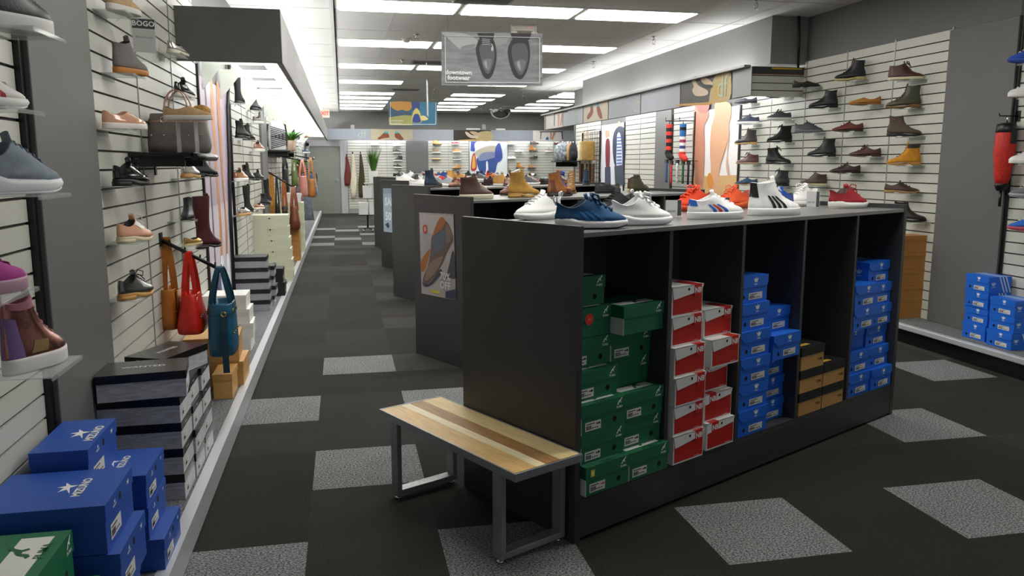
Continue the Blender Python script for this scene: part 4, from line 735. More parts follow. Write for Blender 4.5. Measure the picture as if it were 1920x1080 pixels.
# third gondola and the ones behind, rear rows are small
G3 = [(786, 353, 838, 351, 'boot', 'l#1f3348', '#3a302a', 'navy and grey duck boot above the third end panel', (('rand', '#4a4846'),)), (786, 346, 760, 347, 'chelsea', 's#c79a52', '#a8823f', 'mustard suede boot behind the navy duck boot', ()), (785, 340, 768, 341, 'runner', 'k#242527', '#d8d8d8', 'black trainer with white sole behind the navy duck boot', ()), (857, 350, 833, 352, 'oxford', 'l#7a4526', '#2a1a12', 'cognac shoe right of the navy duck boot', ()), (884, 347, 912, 346, 'oxford', 'l#2e1c1a', '#1c1414', 'dark brown oxford behind the brown high top', ()), (914, 347, 946, 346, 'runner', 'k#1b1c1d', CREAM, 'black trainer with cream sole left of the mustard boot', ()), (1062, 345, 1112, 343, 'slip', 'l#4b3a34', CREAM, 'brown slip-on with cream sole on the third gondola', ()), (1020, 346, 1052, 344, 'loafer', 'l#1d1c1e', '#191919', 'black loafer behind the hiking boot laces', ()), (975, 340, 1006, 341, 'loafer', 'l#6a3628', '#2a1814', 'chestnut loafer on the third gondola', ()), (1040, 338, 1072, 337, 'oxford', 'l#8d8d8a', '#d2d2ce', 'grey lace shoe on the third gondola', ()), (1128, 340, 1160, 339, 'oxford', 'l#23262b', '#1a1a1a', 'near black oxford at the far end of the third gondola', ()),
 (735, 339, 768, 338, 'runner', 'k#dcdad4', '#e4e2dc', 'white trainer above the pale blue strip poster', ()), (770, 335, 786, 336, 'sneaker', 'k#2a2a2d', WSOLE, 'black sneaker beside the white trainer on the fourth gondola', ()), (823, 337, 850, 336, 'runner', 'k#1d2c66', '#d8b52a', 'navy trainer with a bright yellow sole', (('stripes', ('#d8d8e0',) * 3),)), (848, 333, 872, 332, 'runner', 'k#9a9ea4', '#dfe0e0', 'grey trainer next to the yellow soled one', ()), (872, 337, 895, 335, 'runner', 'k#c9d4da', '#e6e6e4', 'pale blue trainer on the fourth gondola', ()), (903, 335, 926, 330, 'sneaker', 'k#c22f2c', WSOLE, 'red sneaker on the fourth gondola', ()), (930, 335, 952, 334, 'sneaker', 'k#3a3c40', WSOLE, 'charcoal sneaker next to the red one', ()), (958, 332, 980, 331, 'slip', 'k#cfc8ba', WSOLE, 'oatmeal slip-on on the fourth gondola', ()), (985, 333, 1008, 332, 'runner', 'k#2f4f8e', WSOLE, 'blue trainer on the fourth gondola', ()), (1012, 332, 1034, 331, 'oxford', 'l#3a2a24', '#1c1414', 'dark oxford on the fourth gondola', ()), (1040, 331, 1064, 330, 'sneaker', 'k#ececea', WSOLE, 'bright white sneaker on the fourth gondola', ()), (1068, 331, 1092, 330, 'loafer', 'l#4a3a32', '#2a201c', 'brown loafer at the far end of the fourth gondola', ())]
for hx, hy, tx, ty, st, up, so, lb, ac in G3: g(st, .29, hx, hy, tx, ty, up, so, lb, near=hx < 880, acc=ac, lace=cm('#d0cdc6') if 'k' == up[0] else cm('#2a211c'), heel=cm(so))
cols = [('k#26272b', 'black'), ('k#ececea', 'white'), ('k#9da1a6', 'pale grey'), ('k#b5302c', 'red'), ('k#2e4f98', 'blue'), ('s#b98a4a', 'tan'), ('k#5a5d62', 'mid grey'), ('k#e06a2c', 'orange'), ('l#5a3626', 'brown'), ('k#34415a', 'navy')]
for i, (c, nm) in enumerate(cols[:9]):          # farthest gondola: two rows along its top
    row = i // 10; s = .22 + .25 * (i % 10) if row == 0 else .4 + .42 * (i - 10); st = ('sneaker', 'runner', 'sneaker', 'runner', 'runner', 'chukka', 'slip', 'runner', 'oxford', 'runner')[i % 10]
    a_ = radians(-20 + 40 * rnd.random()); p = settle(4, s, .20 + .36 * row, a_, .29, nm); p.z = SHELF + .001
    shoe({'sneaker': 'sneaker', 'runner': 'running_shoe', 'chukka': 'chukka_boot', 'slip': 'slip_on_shoe', 'oxford': 'oxford_shoe'}[st], f'{nm} {("low sneaker", "trainer", "lace sneaker", "mesh trainer", "running shoe", "suede chukka", "canvas slip-on", "jogger", "lace-up", "walking shoe")[i % 10]} in the {("front", "rear")[row]} row on the farthest gondola', 'shoe', st, p, a_, .29, up=U(c), near=False, lace=cm('#dcdcda'))
for gk, rowname in ((2, 'third'), (3, 'fourth')):      # rear rows
    for i, (c, nm) in enumerate((cols[1:] + cols[:1])[:8]):
        st = ('runner', 'sneaker', 'oxford', 'runner', 'sneaker', 'slip', 'chukka', 'runner')[(i + gk) % 8]; a_ = radians(-25 + 45 * rnd.random()); p = settle(gk, .3 + .28 * i, .60, a_, .28, nm); p.z = SHELF + .001
        shoe({'sneaker': 'sneaker', 'runner': 'running_shoe', 'chukka': 'chukka_boot', 'slip': 'slip_on_shoe', 'oxford': 'oxford_shoe'}[st], f'{nm} {dict(runner="trainer", sneaker="lace sneaker", oxford="lace-up", slip="canvas slip-on", chukka="chukka")[st]} in the rear row on the {rowname} gondola', 'shoe', st, p, a_, .28, up=U(c), near=False, lace=cm('#e2e2e0'))
# acrylic price signs
def price_sign(px, py, z, rz, label, w=.085, h=.085, dark=True, txt='$49.99'):
    p = at_z(px, py, z); t = thing('price_sign', label, 'sign', (p.x, p.y, z + .001), rz)
    M = front(0, h / 2 + .003, 0); mb = MB(); mb.box(-w / 2, w / 2, -.002, .002, 0, h, CLEAR); mb.box(-w / 2, w / 2, -.002, .05, 0, .002, CLEAR); mb.build('acrylic_stand', t)
    mb = MB(); mb.box(-w * .46, w * .46, -h * .46, h * .46, .0024, .003, cm('#d6d6d4', .4), M)
    if dark: mb.box(w * .24, w * .46, -h * .46, h * .46, .003, .0034, cm('#4a4c4e', .5), M)
    mb.text(txt, h * .17, cm('#5a5a5a'), M @ T(-w * .12, -h * .2, .0038)); mb.build('card', t)
price_sign(1158, 412, SHELF, radians(-8), 'white price card behind the plain white running shoe', .075, .07, False, '$89.99'); price_sign(1262, 407, SHELF, radians(-10), 'price card with grey edge between running shoe and striped sneaker', txt='$69.99')
price_sign(1352, 393, SHELF, radians(-15), 'price card in front of the lighter orange shoe', .10, .07); price_sign(1524, 390, SHELF, radians(-62), 'price card beside the white high top sneaker', .09, .10)
# ------------------------------------------------------------------ bags, arms and bag shelves on the left wall
def rrect(w, d, z, n=20, p=4.0, ox=0, oy=0):
    out = []
    for j in range(n):
        a = 2 * pi * j / n; c, s_ = cos(a), sin(a); out.append((ox + w / 2 * math.copysign(abs(c) ** (2 / p), c), oy + d / 2 * math.copysign(abs(s_) ** (2 / p), s_), z))
    return out
def handbag(name, label, loc, rz, wb, wt, db, dt, h, m, hh=.2, spread=.5, strap=.022, hmat=None, group=None, bulge=.06, gold=True, flap=False, hang=False, tilt=None, one=False):
    if hang: loc = (loc[0], loc[1], loc[2] + .015 - h - hh)
    t = thing(name, label, 'bag', loc, rz, group, tilt); hmat = hmat or m; MG = metallic('#c9a557') if gold else CHROME
    prof = [(0, .86), (.03, .97), (.2, 1 + bulge), (.5, 1 + bulge * .6), (.8, 1), (.97, 1), (1, .97)]
    mb = MB(); mb.loft([rrect((wb + (wt - wb) * u) * q, (db + (dt - db) * u) * q, h * u) for u, q in prof] + [rrect(wt * .9, dt * .86, h * .985), rrect(wt * .86, dt * .8, h * .9)], m); mb.build('body', t)
    sides = (-1, 1) if not one else (0,)
    for s in sides:
        y0 = s * (dt / 2 - .006); xs = wt * spread / 2
        pts = []
        for k in range(13):
            a = pi * k / 12; pts.append((-xs * cos(a) * (1 if not hang else .9), y0 * (1 - sin(a) * (.85 if hang else .25)), h * .8 + (hh + h * .2) * sin(a) ** (.75)))
        mb = MB(); mb.ribbon(pts, (0, 1, 0), strap, .005, hmat); hd = mb.build('handle', t)
        mb = MB()
        for x in (-1, 1): mb.tube([(x * xs + .016 * cos(2 * pi * k / 10), y0 + s * .008, h * .84 + .016 * sin(2 * pi * k / 10)) for k in range(11)], .003, MG, 5)
        mb.build('ring', hd)
    mb = MB(); mb.loft([rrect((wb + (wt - wb) * u) * q * 1.012, (db + (dt - db) * u) * q * 1.02, h * u) for u, q in ((.78, 1), (.80, 1.0), (.82, 1))], hmat, cap0=False, cap1=False)
    for k in range(5): mb.ball((wb * .5 * (-.8 + .4 * k), -(db + dt) / 4 * (1 + bulge) - .002, h * .45), .005, MG, 6)
    mb.build('trim_band', t)
    if flap: mb = MB(); mb.loft([rrect(wt * .55, .012, z, oy=-(db + dt) / 4 - .006) for z in (h * .35, h * .95)], hmat); mb.build('flap', t)
    return t
def waterfall(label, x0, y0, x1, y1, Y, k=4):
    a = at_x(x0, y0, XL + .012); b = at_y(x1, y1, Y or a.y)
    if Y: a = Vector((XL + .012, Y, b.z + .10))
    t = thing('waterfall_arm', label, 'hook', a, 0); d = b - a
    mb = MB(); mb.tube([(0, 0, 0), d], (.011, .014), BLACK, 6); mb.box(-.002, .01, -.03, .03, -.04, .04, BLACK); mb.build('arm', t); mb = MB()
    for i in range(k): p = d * ((i + .6) / k); mb.tube([p, p + Vector((.004, 0, .028))], .006, BLACK, 6)
    mb.tube([d, d + Vector((.01, 0, .03))], .009, CHROME, 6); mb.build('peg', t)
    return a, b
a, b = waterfall('black slanted arm carrying three handbags below the peach lace-up', 300, 449, 414, 506, 0)
d = b - a
def hung(u): return a + (b - a) * u
LT, LR, LTL = leather('#b06a22'), leather('#c4200f', .35), leather('#12506b', .38)
p = hung(.03); handbag('crossbody_bag', 'tan leather bag hanging closest to the wall on the black arm', (p.x + .02, p.y + .02, p.z), Q, .22, .20, .105, .075, .24, LT, .30, .12, .034, LT, None, .04, flap=True, hang=True)
p = hung(.47); handbag('shoulder_bag', 'red slouchy handbag hanging in the middle of the black arm', (p.x, p.y, p.z), Q, .30, .24, .155, .085, .235, LR, .245, .6, .024, LR, None, .1, gold=False, hang=True)
p = hung(.96); t = handbag('tote_bag', 'teal leather tote hanging at the outer end of the black arm', (p.x + .01, p.y - .01, p.z), Q, .31, .27, .155, .14, .315, LTL, .21, .55, .026, leather('#0e3f54'), None, .04, hang=True)
mb = MB(); mb.ribbon([(-.155, -.03, .25), (-.172, -.03, .15), (-.172, -.03, .0), (-.165, -.03, -.09)], (0, 1, 0), .036, .006, leather('#0f3445')); s_ = mb.build('long_strap', t); mb = MB(); mb.tube([(-.166 + .0, -.03 + .014 * cos(2 * pi * k / 10), .262 + .014 * sin(2 * pi * k / 10)) for k in range(11)], .003, metallic('#c9a557'), 5); mb.build('ring', s_)
# bag shelf
t = thing('bag_shelf', 'black bracket shelf holding the grey handbag', 'shelf', (XL, 4.42, 1.585)); mb = MB(); mb.box(.012, .33, 0, .62, 0, .022, BLACK); mb.build('board', t, bevel=.004)
mb = MB(); mb.tube([(.33, -.0, .0), (.33, .62, .0)], .02, BLACK, 10); mb.tube([(.33, .62, .0), (.33, .70, .0)], .02, CHROME, 10); mb.build('front_rail', t)
for y in (.02, .58): mb = MB(); mb.box(.012, .28, y, y + .018, -.05, 0, BLACK); mb.box(.012, .02, y - .01, y + .028, -.1, .02, BLACK); mb.build('bracket', t)
GB = leather('#6f6863', .4); t = handbag('handbag', 'grey leather handbag with pinkish handles on the black shelf', (-.895, 4.92, 1.609), radians(-4), .33, .30, .15, .11, .22, GB, .13, .45, .02, leather('#a9806c'), None, .05, gold=False)
mb = MB(); mb.ball((.13, -.02, .235), .045, mat('tan fur', '#b98a4a', .95, noise=(60, .4), bump=(200, 1)), 10, (1.2, 1, .8)); mb.build('fur_pompom', t); mb = MB(); mb.ribbon([(-.15, 0, .2), (-.175, -.02, .12), (-.17, -.03, .02), (-.12, -.05, .002)], (0, 1, 0), .025, .005, GB); mb.build('side_strap', t)
p = at_y(350, 225, 4.62); t = thing('acrylic_riser', 'clear acrylic riser lifting the beige shoe in front of the grey handbag', 'stand', (p.x, p.y, 1.609)); hgt = p.z - 1.609 - .004
for x in (-.045, .045): mb = MB(); mb.box(x - .002, x + .002, -.05, .05, 0, hgt, CLEAR); mb.build('leg', t)
mb = MB(); mb.box(-.1, .1, -.055, .055, hgt, hgt + .003, CLEAR); mb.build('plate', t)
shoe('slip_on_shoe', 'beige slip-on on the acrylic riser in front of the grey handbag', 'shoe', 'slip', (p.x + .01, p.y, p.z), radians(-4), .245, up=U('s#bb9a72'), sole=cm('#d9d3cb'))
# hanging sign over the grey desert boot
p = at_x(270, 70, XL + .16); t = thing('sale_sign', 'clear hanging sign holder reading BOGO beside the grey desert boot', 'sign', (p.x, p.y, p.z), 0)
M = Matrix.Rotation(radians(18), 4, 'Z') @ front(0, 0, 0); mb = MB(); mb.box(-.058, .058, -.115, .095, 0, .003, CLEAR, M); mb.tube([M @ Vector((-.05, .09, .001)), M @ Vector((-.07, .092, .10)), M @ Vector((-.10, .092, -.16))], .003, CLEAR, 5); mb.build('acrylic_holder', t)
mb = MB(); mb.box(-.05, .05, -.07, .085, .0032, .0038, cm('#bdbdb8', .4), M); mb.box(-.05, .05, .04, .085, .0039, .0043, cm('#3a3a3a', .4), M); mb.text('BOGO', .034, cm('#e0e0de'), M @ T(0, .062, .0047), .02); mb.text('Women\'s Sale', .013, cm('#555555'), M @ T(0, .0, .0042)); mb.build('card', t)
# second wall section: bag shelf, fern, backpack, arms and bags
t = thing('bag_shelf', 'black shelf under the potted fern and striped backpack', 'shelf', (XL, 12.3, 1.72)); mb = MB(); mb.box(.012, .34, 0, 1.9, 0, .025, BLACK); mb.build('board', t, bevel=.004)
for y in (.1, 1.7): mb = MB(); mb.box(.012, .3, y, y + .02, -.06, 0, BLACK); mb.build('bracket', t)
def plant(name, label, loc, r, hpot, potm, n, ln, droop, col, w=.02, up=.8, seed=1):
    R = random.Random(seed); t = thing(name, label, 'plant', loc); mb = MB()
    mb.lathe([(r * .82, 0), (r * .9, hpot * .05), (r, hpot), (r * .9, hpot), (r * .86, hpot * .9)], potm, 18); mb.build('pot', t); mb = MB(); mb.lathe([(r * .85, hpot * .84), (r * .5, hpot * .9)], mat('potting soil', '#33261c', .95), 12); mb.build('soil', t); mb = MB()
    cols = [mat(f'{name} leaf {c}', c, .5, noise=(12, .25)) for c in col]
    for i in range(n):
        a = R.random() * 2 * pi; l = ln * (.6 + .5 * R.random()); sp = (1 - up) * (.3 + R.random()); pts = []; P = Vector((cos(a) * r * .4 * R.random(), sin(a) * r * .4 * R.random(), hpot * .88)); out = Vector((cos(a), sin(a), 0))
        for k in range(7): u = k / 6; pts.append(P + out * (l * sp * u * (1 + droop * u)) + Vector((0, 0, l * (u - droop * .75 * u * u))))
        side_ = Vector((-sin(a), cos(a), 0)); ww = [w * sin(pi * (.12 + .88 * k / 6) ** .8) * .5 + .0008 for k in range(7)]
        vs = [q + side_ * x for q, x in zip(pts, ww)] + [q - side_ * x for q, x in zip(pts, ww)]
        mb.add(vs, [(k, k + 1, k + 8, k + 7) for k in range(6)], R.choice(cols), None, True)
    mb.build('foliage', t); return t
plant('potted_fern', 'green fern in a beige pot on the black shelf', (-.76, 13.05, 1.7465), .085, .16, mat('beige pot', '#bfa892', .7), 60, .22, .40, ['#4f8a35', '#6fae45', '#3f7a2c'], .035, .25, 3)
t = thing('backpack', 'black and white diagonally striped backpack on the black shelf', 'bag', (-.92, 12.42, 1.7465), radians(25)); mb = MB(); hh = .42
mb.loft([rrect(.26 * q, .15 * q, hh * u, p=3) for u, q in ((0, .9), (.04, 1), (.6, 1.02), (.85, .9), (.96, .65), (1, .3))], leather('#dcdcdc')); mb.build('body', t)
mb = MB()
for k in range(13): z = .02 + .026 * k; mb.poly([(-.12, -.081, z), (.12, -.081, z + .06 * (1 if k < 7 else -1)), (.12, -.081, z + .012 + .06 * (1 if k < 7 else -1)), (-.12, -.081, z + .012)], INK)
mb.build('striped_pocket', t); mb = MB(); mb.ribbon([(-.14, 0, .05), (-.16, .02, .2), (-.13, .0, .38)], (0, 1, 0), .04, .02, cm('#161616')); mb.ribbon([(.14, 0, .05), (.16, .02, .2), (.13, 0, .38)], (0, 1, 0), .04, .02, cm('#161616')); mb.build('shoulder_strap', t)
a, b = waterfall('black slanted arm over the cream drawer boxes with strap bags', 500, 321, 553, 353, 0)
p = hung(.16); handbag('crossbody_bag', 'camel bag with a long wide strap above the cream boxes', (p.x, p.y, p.z), Q, .24, .22, .06, .05, .22, leather('#b9822e'), .71, .1, .05, leather('#b07a2c'), None, .05, hang=True)
p = hung(.34); handbag('crossbody_bag', 'black bag on a thin strap beside the camel strap', (p.x, p.y, p.z), Q, .26, .24, .065, .055, .26, leather('#17171a'), .40, .12, .02, leather('#17171a'), None, .05, hang=True)
p = hung(.60); handbag('crossbody_bag', 'charcoal bag on a rust strap above the cream boxes', (p.x, p.y, p.z), Q, .26, .24, .08, .07, .27, leather('#2a2b2e'), .37, .1, .035, leather('#9a5326'), None, .04, hang=True)
p = hung(.97); handbag('hobo_bag', 'brown slouch bag at the outer end of the strap bag arm', (p.x - .01, p.y, p.z), Q, .36, .30, .15, .09, .34, leather('#6a3418', .35), .28, .5, .04, leather('#7a3f1e'), None, .14, hang=True)
a, b = waterfall('upper black arm with a pink tote near the door end', 548, 284, 576, 303, 14.6)
p = hung(.82); handbag('tote_bag', 'dusty pink tote hanging high near the grey door', (p.x, p.y, p.z), Q, .30, .26, .15, .13, .36, leather('#b97a70'), .28, .5, .03, leather('#b97a70'), None, .03, hang=True)
p = hung(.2); handbag('tote_bag', 'black tote behind the dusty pink one', (p.x, p.y + .03, p.z), Q, .36, .34, .12, .09, .40, leather('#1d1e1f'), .22, .5, .03, None, None, .04, hang=True)
a, b = waterfall('black arm with tan bags beyond the dusty pink tote', 572, 282, 588, 298, 15.7)
p = hung(.9); handbag('satchel', 'caramel satchel beyond the dusty pink tote', (p.x, p.y, p.z), Q, .34, .3, .14, .12, .34, leather('#a5672c'), .40, .5, .03, None, None, .05, hang=True)
p = hung(.35); handbag('satchel', 'green canvas satchel behind the hanging plant', (p.x, p.y, p.z), Q, .34, .3, .12, .1, .3, leather('#5c6b34'), .3, .5, .03, None, None, .05, hang=True)
plant('trailing_plant', 'small trailing plant in a terracotta pot on the shelf near the door', (-.86, 18.4, 1.3465), .10, .16, mat('terracotta pot', '#a5623a', .7), 40, .32, .75, ['#7fae4a', '#9cc45e', '#5f9a38'], .05, .2, 5)
t = thing('bag_shelf', 'short black shelf under the trailing plant', 'shelf', (XL, 18.1, 1.32)); mb = MB(); mb.box(.012, .34, 0, .7, 0, .025, BLACK); mb.build('board', t); mb = MB(); mb.box(.012, .3, .1, .12, -.06, 0, BLACK); mb.build('bracket', t)
# garments hung on arms at the end of the left wall
def garment(label, loc, w, h, m, group, n=7, seed=1, name='folded_trousers', cat='clothing'):
    R = random.Random(seed); t = thing(name, label, cat, loc, 0, group); mb = MB(); rings = []
    for k in range(8):
        u = k / 7; rings.append([((w / 2) * (1 + .1 * u) * x + .012 * sin(5 * u + seed), y * (.018 + .012 * sin(9 * x + seed + 4 * u)), -h * u) for x, y in [(-1, -1), (-.5, -1.2), (0, -.8), (.5, -1.3), (1, -1), (1, 1), (.5, .8), (0, 1.2), (-.5, 1), (-1, 1)]])
    mb.loft(rings, m); mb.build('cloth', t); mb = MB(); mb.tube([(-w * .3, 0, .0), (0, 0, .05), (w * .3, 0, 0)], .005, BLACK, 5); mb.tube([(0, 0, .05), (0, 0, .09), (0, .03, .10), (0, .04, .085)], .004, CHROME, 5); mb.build('hanger', t); return t
for i, (y, z, c, h, lb) in enumerate([(16.6, 1.25, '#6f7780', .8, 'slate grey garment in the row of hanging clothes'), (16.9, 1.25, '#3a4350', .75, 'dark navy garment in the row of hanging clothes'), (17.2, 1.22, '#8d9199', .85, 'pale grey garment in the row of hanging clothes'), (19.6, 1.30, '#44597a', .5, 'denim blue shirt on the last clothes arm'), (19.9, 1.36, '#c9c9cc', .55, 'light grey printed top on the last clothes arm'), (20.2, 1.0, '#8a7a4a', .45, 'olive patterned scarf at the end of the left wall'), (20.6, 1.1, '#1b1b1d', .35, 'black cap bag beside the printed top')]):
    garment(lb, (-.78, y, 1.235 if y < 18 else 1.325), .34, h, mat('cloth ' + c, c, .9, noise=(20, .25)), 'clothes at the end of the left wall', seed=i)
for y in (16.9, 20.1): t = thing('clothes_rail', f'black rail holding hanging clothes near {"the trailing plant" if y < 18 else "the grey door"}', 'rail', (XL, y, 1.33 if y < 18 else 1.42)); mb = MB(); mb.tube([(.29, -.6, 0), (.29, .75, 0)], .012, BLACK, 6); mb.tube([(.012, -.55, 0), (.29, -.55, 0)], .012, BLACK, 6); mb.tube([(.012, .7, 0), (.29, .7, 0)], .012, BLACK, 6); mb.build('bar', t)
# ------------------------------------------------------------------ rolling rack with boxes and pot plant by the back wall
t = thing('display_rack', 'black wheeled display rack with white boxes in front of the back wall', 'rack', at_z(690, 434, 0)); r0 = t.location.copy()
mb = MB(); mb.tube([(0, 0, .08), (0, 0, .38)], .022, BLACK, 6); mb.box(-.2, .32, -.14, .14, .38, .395, BLACK); mb.box(-.1, .34, -.14, .14, .75, .765, BLACK); mb.box(.006, .02, .142, .16, .38, 1.1, BLACK); mb.box(.3, .314, .142, .16, .38, 1.1, BLACK); mb.box(-.1, .34, .13, .15, 1.085, 1.1, BLACK); mb.build('frame', t)
mb = MB(); mb.box(-.06, .40, -.16, .16, 1.1, 1.115, cm('#d0d0cc', .4)); mb.build('glass_top', t)
for x in (-.1, .1): mb = MB(); mb.tube([(0, 0, .09), (x, -.1, .06)], .014, BLACK, 6); mb.lathe([(.03, -.012), (.03, .012)], CHROME, 12, Matrix.Translation((x, -.12, .031)) @ Matrix.Rotation(Q, 4, 'Y')); mb.build('caster', t)
for x, z, w_, l in ((-.19, .397, .2, 'lower white box on the display rack'), (.04, .397, .2, 'second lower white box on the display rack'), (-.09, .767, .2, 'upper white box on the display rack'), (.12, .767, .2, 'second upper white box on the display rack')):
    q = MB(); bb = thing('gift_box', l, 'box', r0 + Vector((x + w_ / 2, 0, z)), 0, 'white boxes on the rack'); q.box(-w_ / 2, w_ / 2, -.13, .13, 0, .20, CARD['white']); q.build('body', bb); q = MB(); q.box(-w_ / 2 - .003, w_ / 2 + .003, -.134, .134, .2, .28, CARD['white']); q.build('lid', bb)
plant('pot_plant', 'tall grass plant in a white pot on the wheeled rack', r0 + Vector((.16, .02, 1.117)), .105, .27, cm('#e2e2e2', .5), 120, .60, .18, ['#3f6a22', '#5a8a30', '#2f5a1c'], .018, .74, 9)
p = r0 + Vector((.32, -.09, 1.117)); shoe('ankle_boot', 'orange tan boot standing on the wheeled rack beside the white pot', 'boot', 'boot', p, radians(-8), .22, up=leather('#b5671c'), sole=cm('#c9a06a'), near=True, lace=cm('#6a3a14'))
# scarves on the back wall
for x, y, c, lb in ((661, 289, '#cfc8b2', 'cream scarf hanging on the back wall beside the door'), (676, 289, '#3f3a1c', 'dark olive patterned scarf on the back wall'), (650, 293, '#6a2c28', 'rust scarf behind the cream one')):
    p = at_y(x, y, YB - .12); R = MB(); t = thing('scarf', lb, 'scarf', (p.x, YB - .10, p.z), 0, 'scarves on the back wall'); m = mat('scarf ' + c, c, .9, noise=(25, .45 if c == '#3f3a1c' else .15)); rings = []
    for k in range(9):
        u = k / 8; wd = .03 + .07 * min(1, u * 1.6) - .05 * max(0, u - .75) * 4 * .6; rings.append([(wd * cos(2 * pi * j / 12) + .02 * sin(4 * u), .04 * sin(2 * pi * j / 12) * (1 + .4 * sin(3 * j)), -1.35 * u if 'rust' not in lb else -.9 * u) for j in range(12)])
    R.loft(rings, m); R.build('cloth', t); R = MB(); R.tube([(0, .085, .06), (0, -.02, .05), (0, -.03, .01)], .018, BLACK, 6); R.build('hook', t)
# ------------------------------------------------------------------ right side: umbrella, socks, belts, backpacks
p = at_x(1888, 235, XR - .10); t = thing('umbrella', 'red patterned folded umbrella hanging by the grey column', 'umbrella', (p.x, p.y, p.z)); mb = MB(); m = mat('red umbrella cloth', '#c4261a', .6, noise=(60, .25))
mb.lathe([(.04, -.46), (.055, -.4), (.075, -.2), (.07, -.02), (.05, .0)], m, 10); mb.build('canopy_cloth', t); mb = MB(); mb.lathe([(.06, -.07), (.075, -.05), (.066, .01), (.02, .02)], BLACK, 10); mb.build('collar', t); mb = MB(); mb.lathe([(.03, -.50), (.048, -.46), (.042, -.43)], BLACK, 10); mb.build('ferrule', t); mb = MB(); mb.tube([(0, 0, -.5), (0, 0, -.62)], .012, BLACK, 6); mb.build('shaft', t)
mb = MB(); mb.box(-.022, .022, -.082, -.070, -.14, -.04, BLACK); mb.build('strap', t); t2 = thing('wall_hook', 'short black hook holding the red umbrella', 'hook', (XR, p.y, p.z + .05)); mb = MB(); mb.tube([(-.012, 0, .02), (-.17, 0, .02), (-.18, 0, .04)], .005, BLACK, 6); mb.box(-.016, -.012, -.03, .03, -.02, .06, BLACK); mb.tube([(-.1, 0, .02), (-.1, 0, -.03)], .006, CHROME, 6); mb.build('prong', t2)
def sock(px, py, cols, lb, ln=.44):
    p = at_x(px, py, XR - .2); t = thing('sock', lb, 'sock', p, radians(0)); mb = MB(); k = len(cols); rr = [(0, .05), (.25, .048), (.5, .045), (.75, .042), (1, .05)]
    for i in range(k): mb.lathe([(interp([r for _, r in rr], (i + q) / k), -ln * (i + q) / k) for q in (0, .25, .5, .75, 1)], cols[i], 10, None, True, i == 0, i == k - 1)
    mb.build('leg', t); mb = MB(); mb.tube([(0, .03, -ln + .02), (0, -.02, -ln - .03), (0, -.10, -ln - .06), (0, -.17, -ln - .07)], [.05, .052, .045, .02], cols[-1], 10); mb.build('foot', t)
    h = thing('sock_hook', 'black hook above the ' + lb.split(' display')[0], 'hook', (XR, p.y, p.z + .05)); mb = MB(); mb.tube([(-.012, 0, 0), (-.26, 0, 0), (-.26, 0, .05)], .008, BLACK, 6); mb.tube([(-.2, 0, 0), (-.2, 0, -.05)], .006, BLACK, 6); mb.build('prong', h)
r_, k_, w_, b_ = cm('#c8382e', .9), cm('#1a1618', .9), cm('#e6e4e4', .9), cm('#2f6cb0', .9)
sock(1255, 233, [r_, k_, r_, k_, r_, k_, r_, k_], 'red and black striped sock display leg'); sock(1281, 233, [b_, k_, b_, b_, w_, cm('#9a3a5a', .9), w_, cm('#3a4a8a', .9), w_, r_], 'blue, white and red striped sock display leg')
for i, (x, y, c, lb) in enumerate([(1250, 305, '#3a4f86', 'blue patterned socks on a hook below the red sock'), (1259, 308, '#b8383a', 'red and blue patterned socks beside the blue ones'), (1270, 306, '#bdbdbd', 'pale grey socks on the sock hooks'), (1281, 306, '#1f5a34', 'dark green socks on the sock hooks'), (1291, 307, '#17171a', 'black socks on the sock hooks')]):
    p = at_x(x, y, XR - .16); t = thing('sock_pair', lb, 'sock', p, 0, None); m = mat('sock knit ' + c, c, .9, noise=(45, .5)); mb = MB()
    for s in (-.03, .03): mb.loft([rrect(.02, .05, -z, 10, 3, s * .5, s) for z in (0, .12, .24, .3)], m)
    mb.build('knit', t); mb = MB(); mb.box(-.015, .015, -.04, .04, -.01, .05, cm('#26262a')); mb.tube([(.0, 0, .04), (.148, 0, .04)], .004, BLACK, 5); mb.build('header', t)
mb = MB(); q = at_x(1281, 290, XR - .0); M = fr(q.y + .22, -.0); 
t = thing('grid_panel', 'black wire grid panel for belts between back corner and shirt poster', 'rack', (XR - .022, 16.1, 0)); mb = MB()
for k in range(13): mb.tube([(-.03, -.6, .8 + .115 * k), (-.03, .6, .8 + .115 * k)], .004, BLACK, 5)
for k in range(9): mb.tube([(-.03, -.60 + .15 * k, .8), (-.03, -.60 + .15 * k, 2.2)], .004, BLACK, 5)
mb.box(-.03, 0, -.61, -.58, .17, 2.2, BLACK); mb.box(-.03, 0, .58, .61, .17, 2.2, BLACK); mb.build('grid', t)
for i in range(9):
    c = ['#3a2418', '#6b4426', '#1c1a1a', '#8a6a44', '#2a201a', '#c9b48a', '#4a2c1c', '#17171a', '#7a5230'][i]; y = 15.6 + .12 * i; t = thing('belt', ('dark brown leather', 'mid brown leather', 'black leather', 'light tan leather', 'espresso', 'pale sand', 'chestnut', 'jet black studded', 'saddle brown')[i] + ' belt hanging on the wire grid panel', 'belt', (XR - .13, y, 1.58)); mb = MB()
    mb.ribbon([(0, 0, 0), (0, .0, -.45), (.004, 0, -.95)], (1, 0, 0), .035, .008, leather(c)); mb.build('strap', t); mb = MB(); mb.box(-.024, .024, -.006, .006, -.03, .035, metallic('#b8b0a0')); mb.tube([(.0, 0, .03), (.1, 0, .03)], .004, CHROME, 5); mb.build('buckle', t)
t = thing('bag_shelf', 'black shelf with backpacks at the end of the right wall', 'shelf', (XR, 16.95, 1.585)); mb = MB(); mb.box(-.55, -.08, -.48, .45, 0, .025, BLACK); mb.build('board', t); mb = MB(); mb.box(-.5, -.012, .2, .22, -.1, 0, BLACK); mb.build('bracket', t)
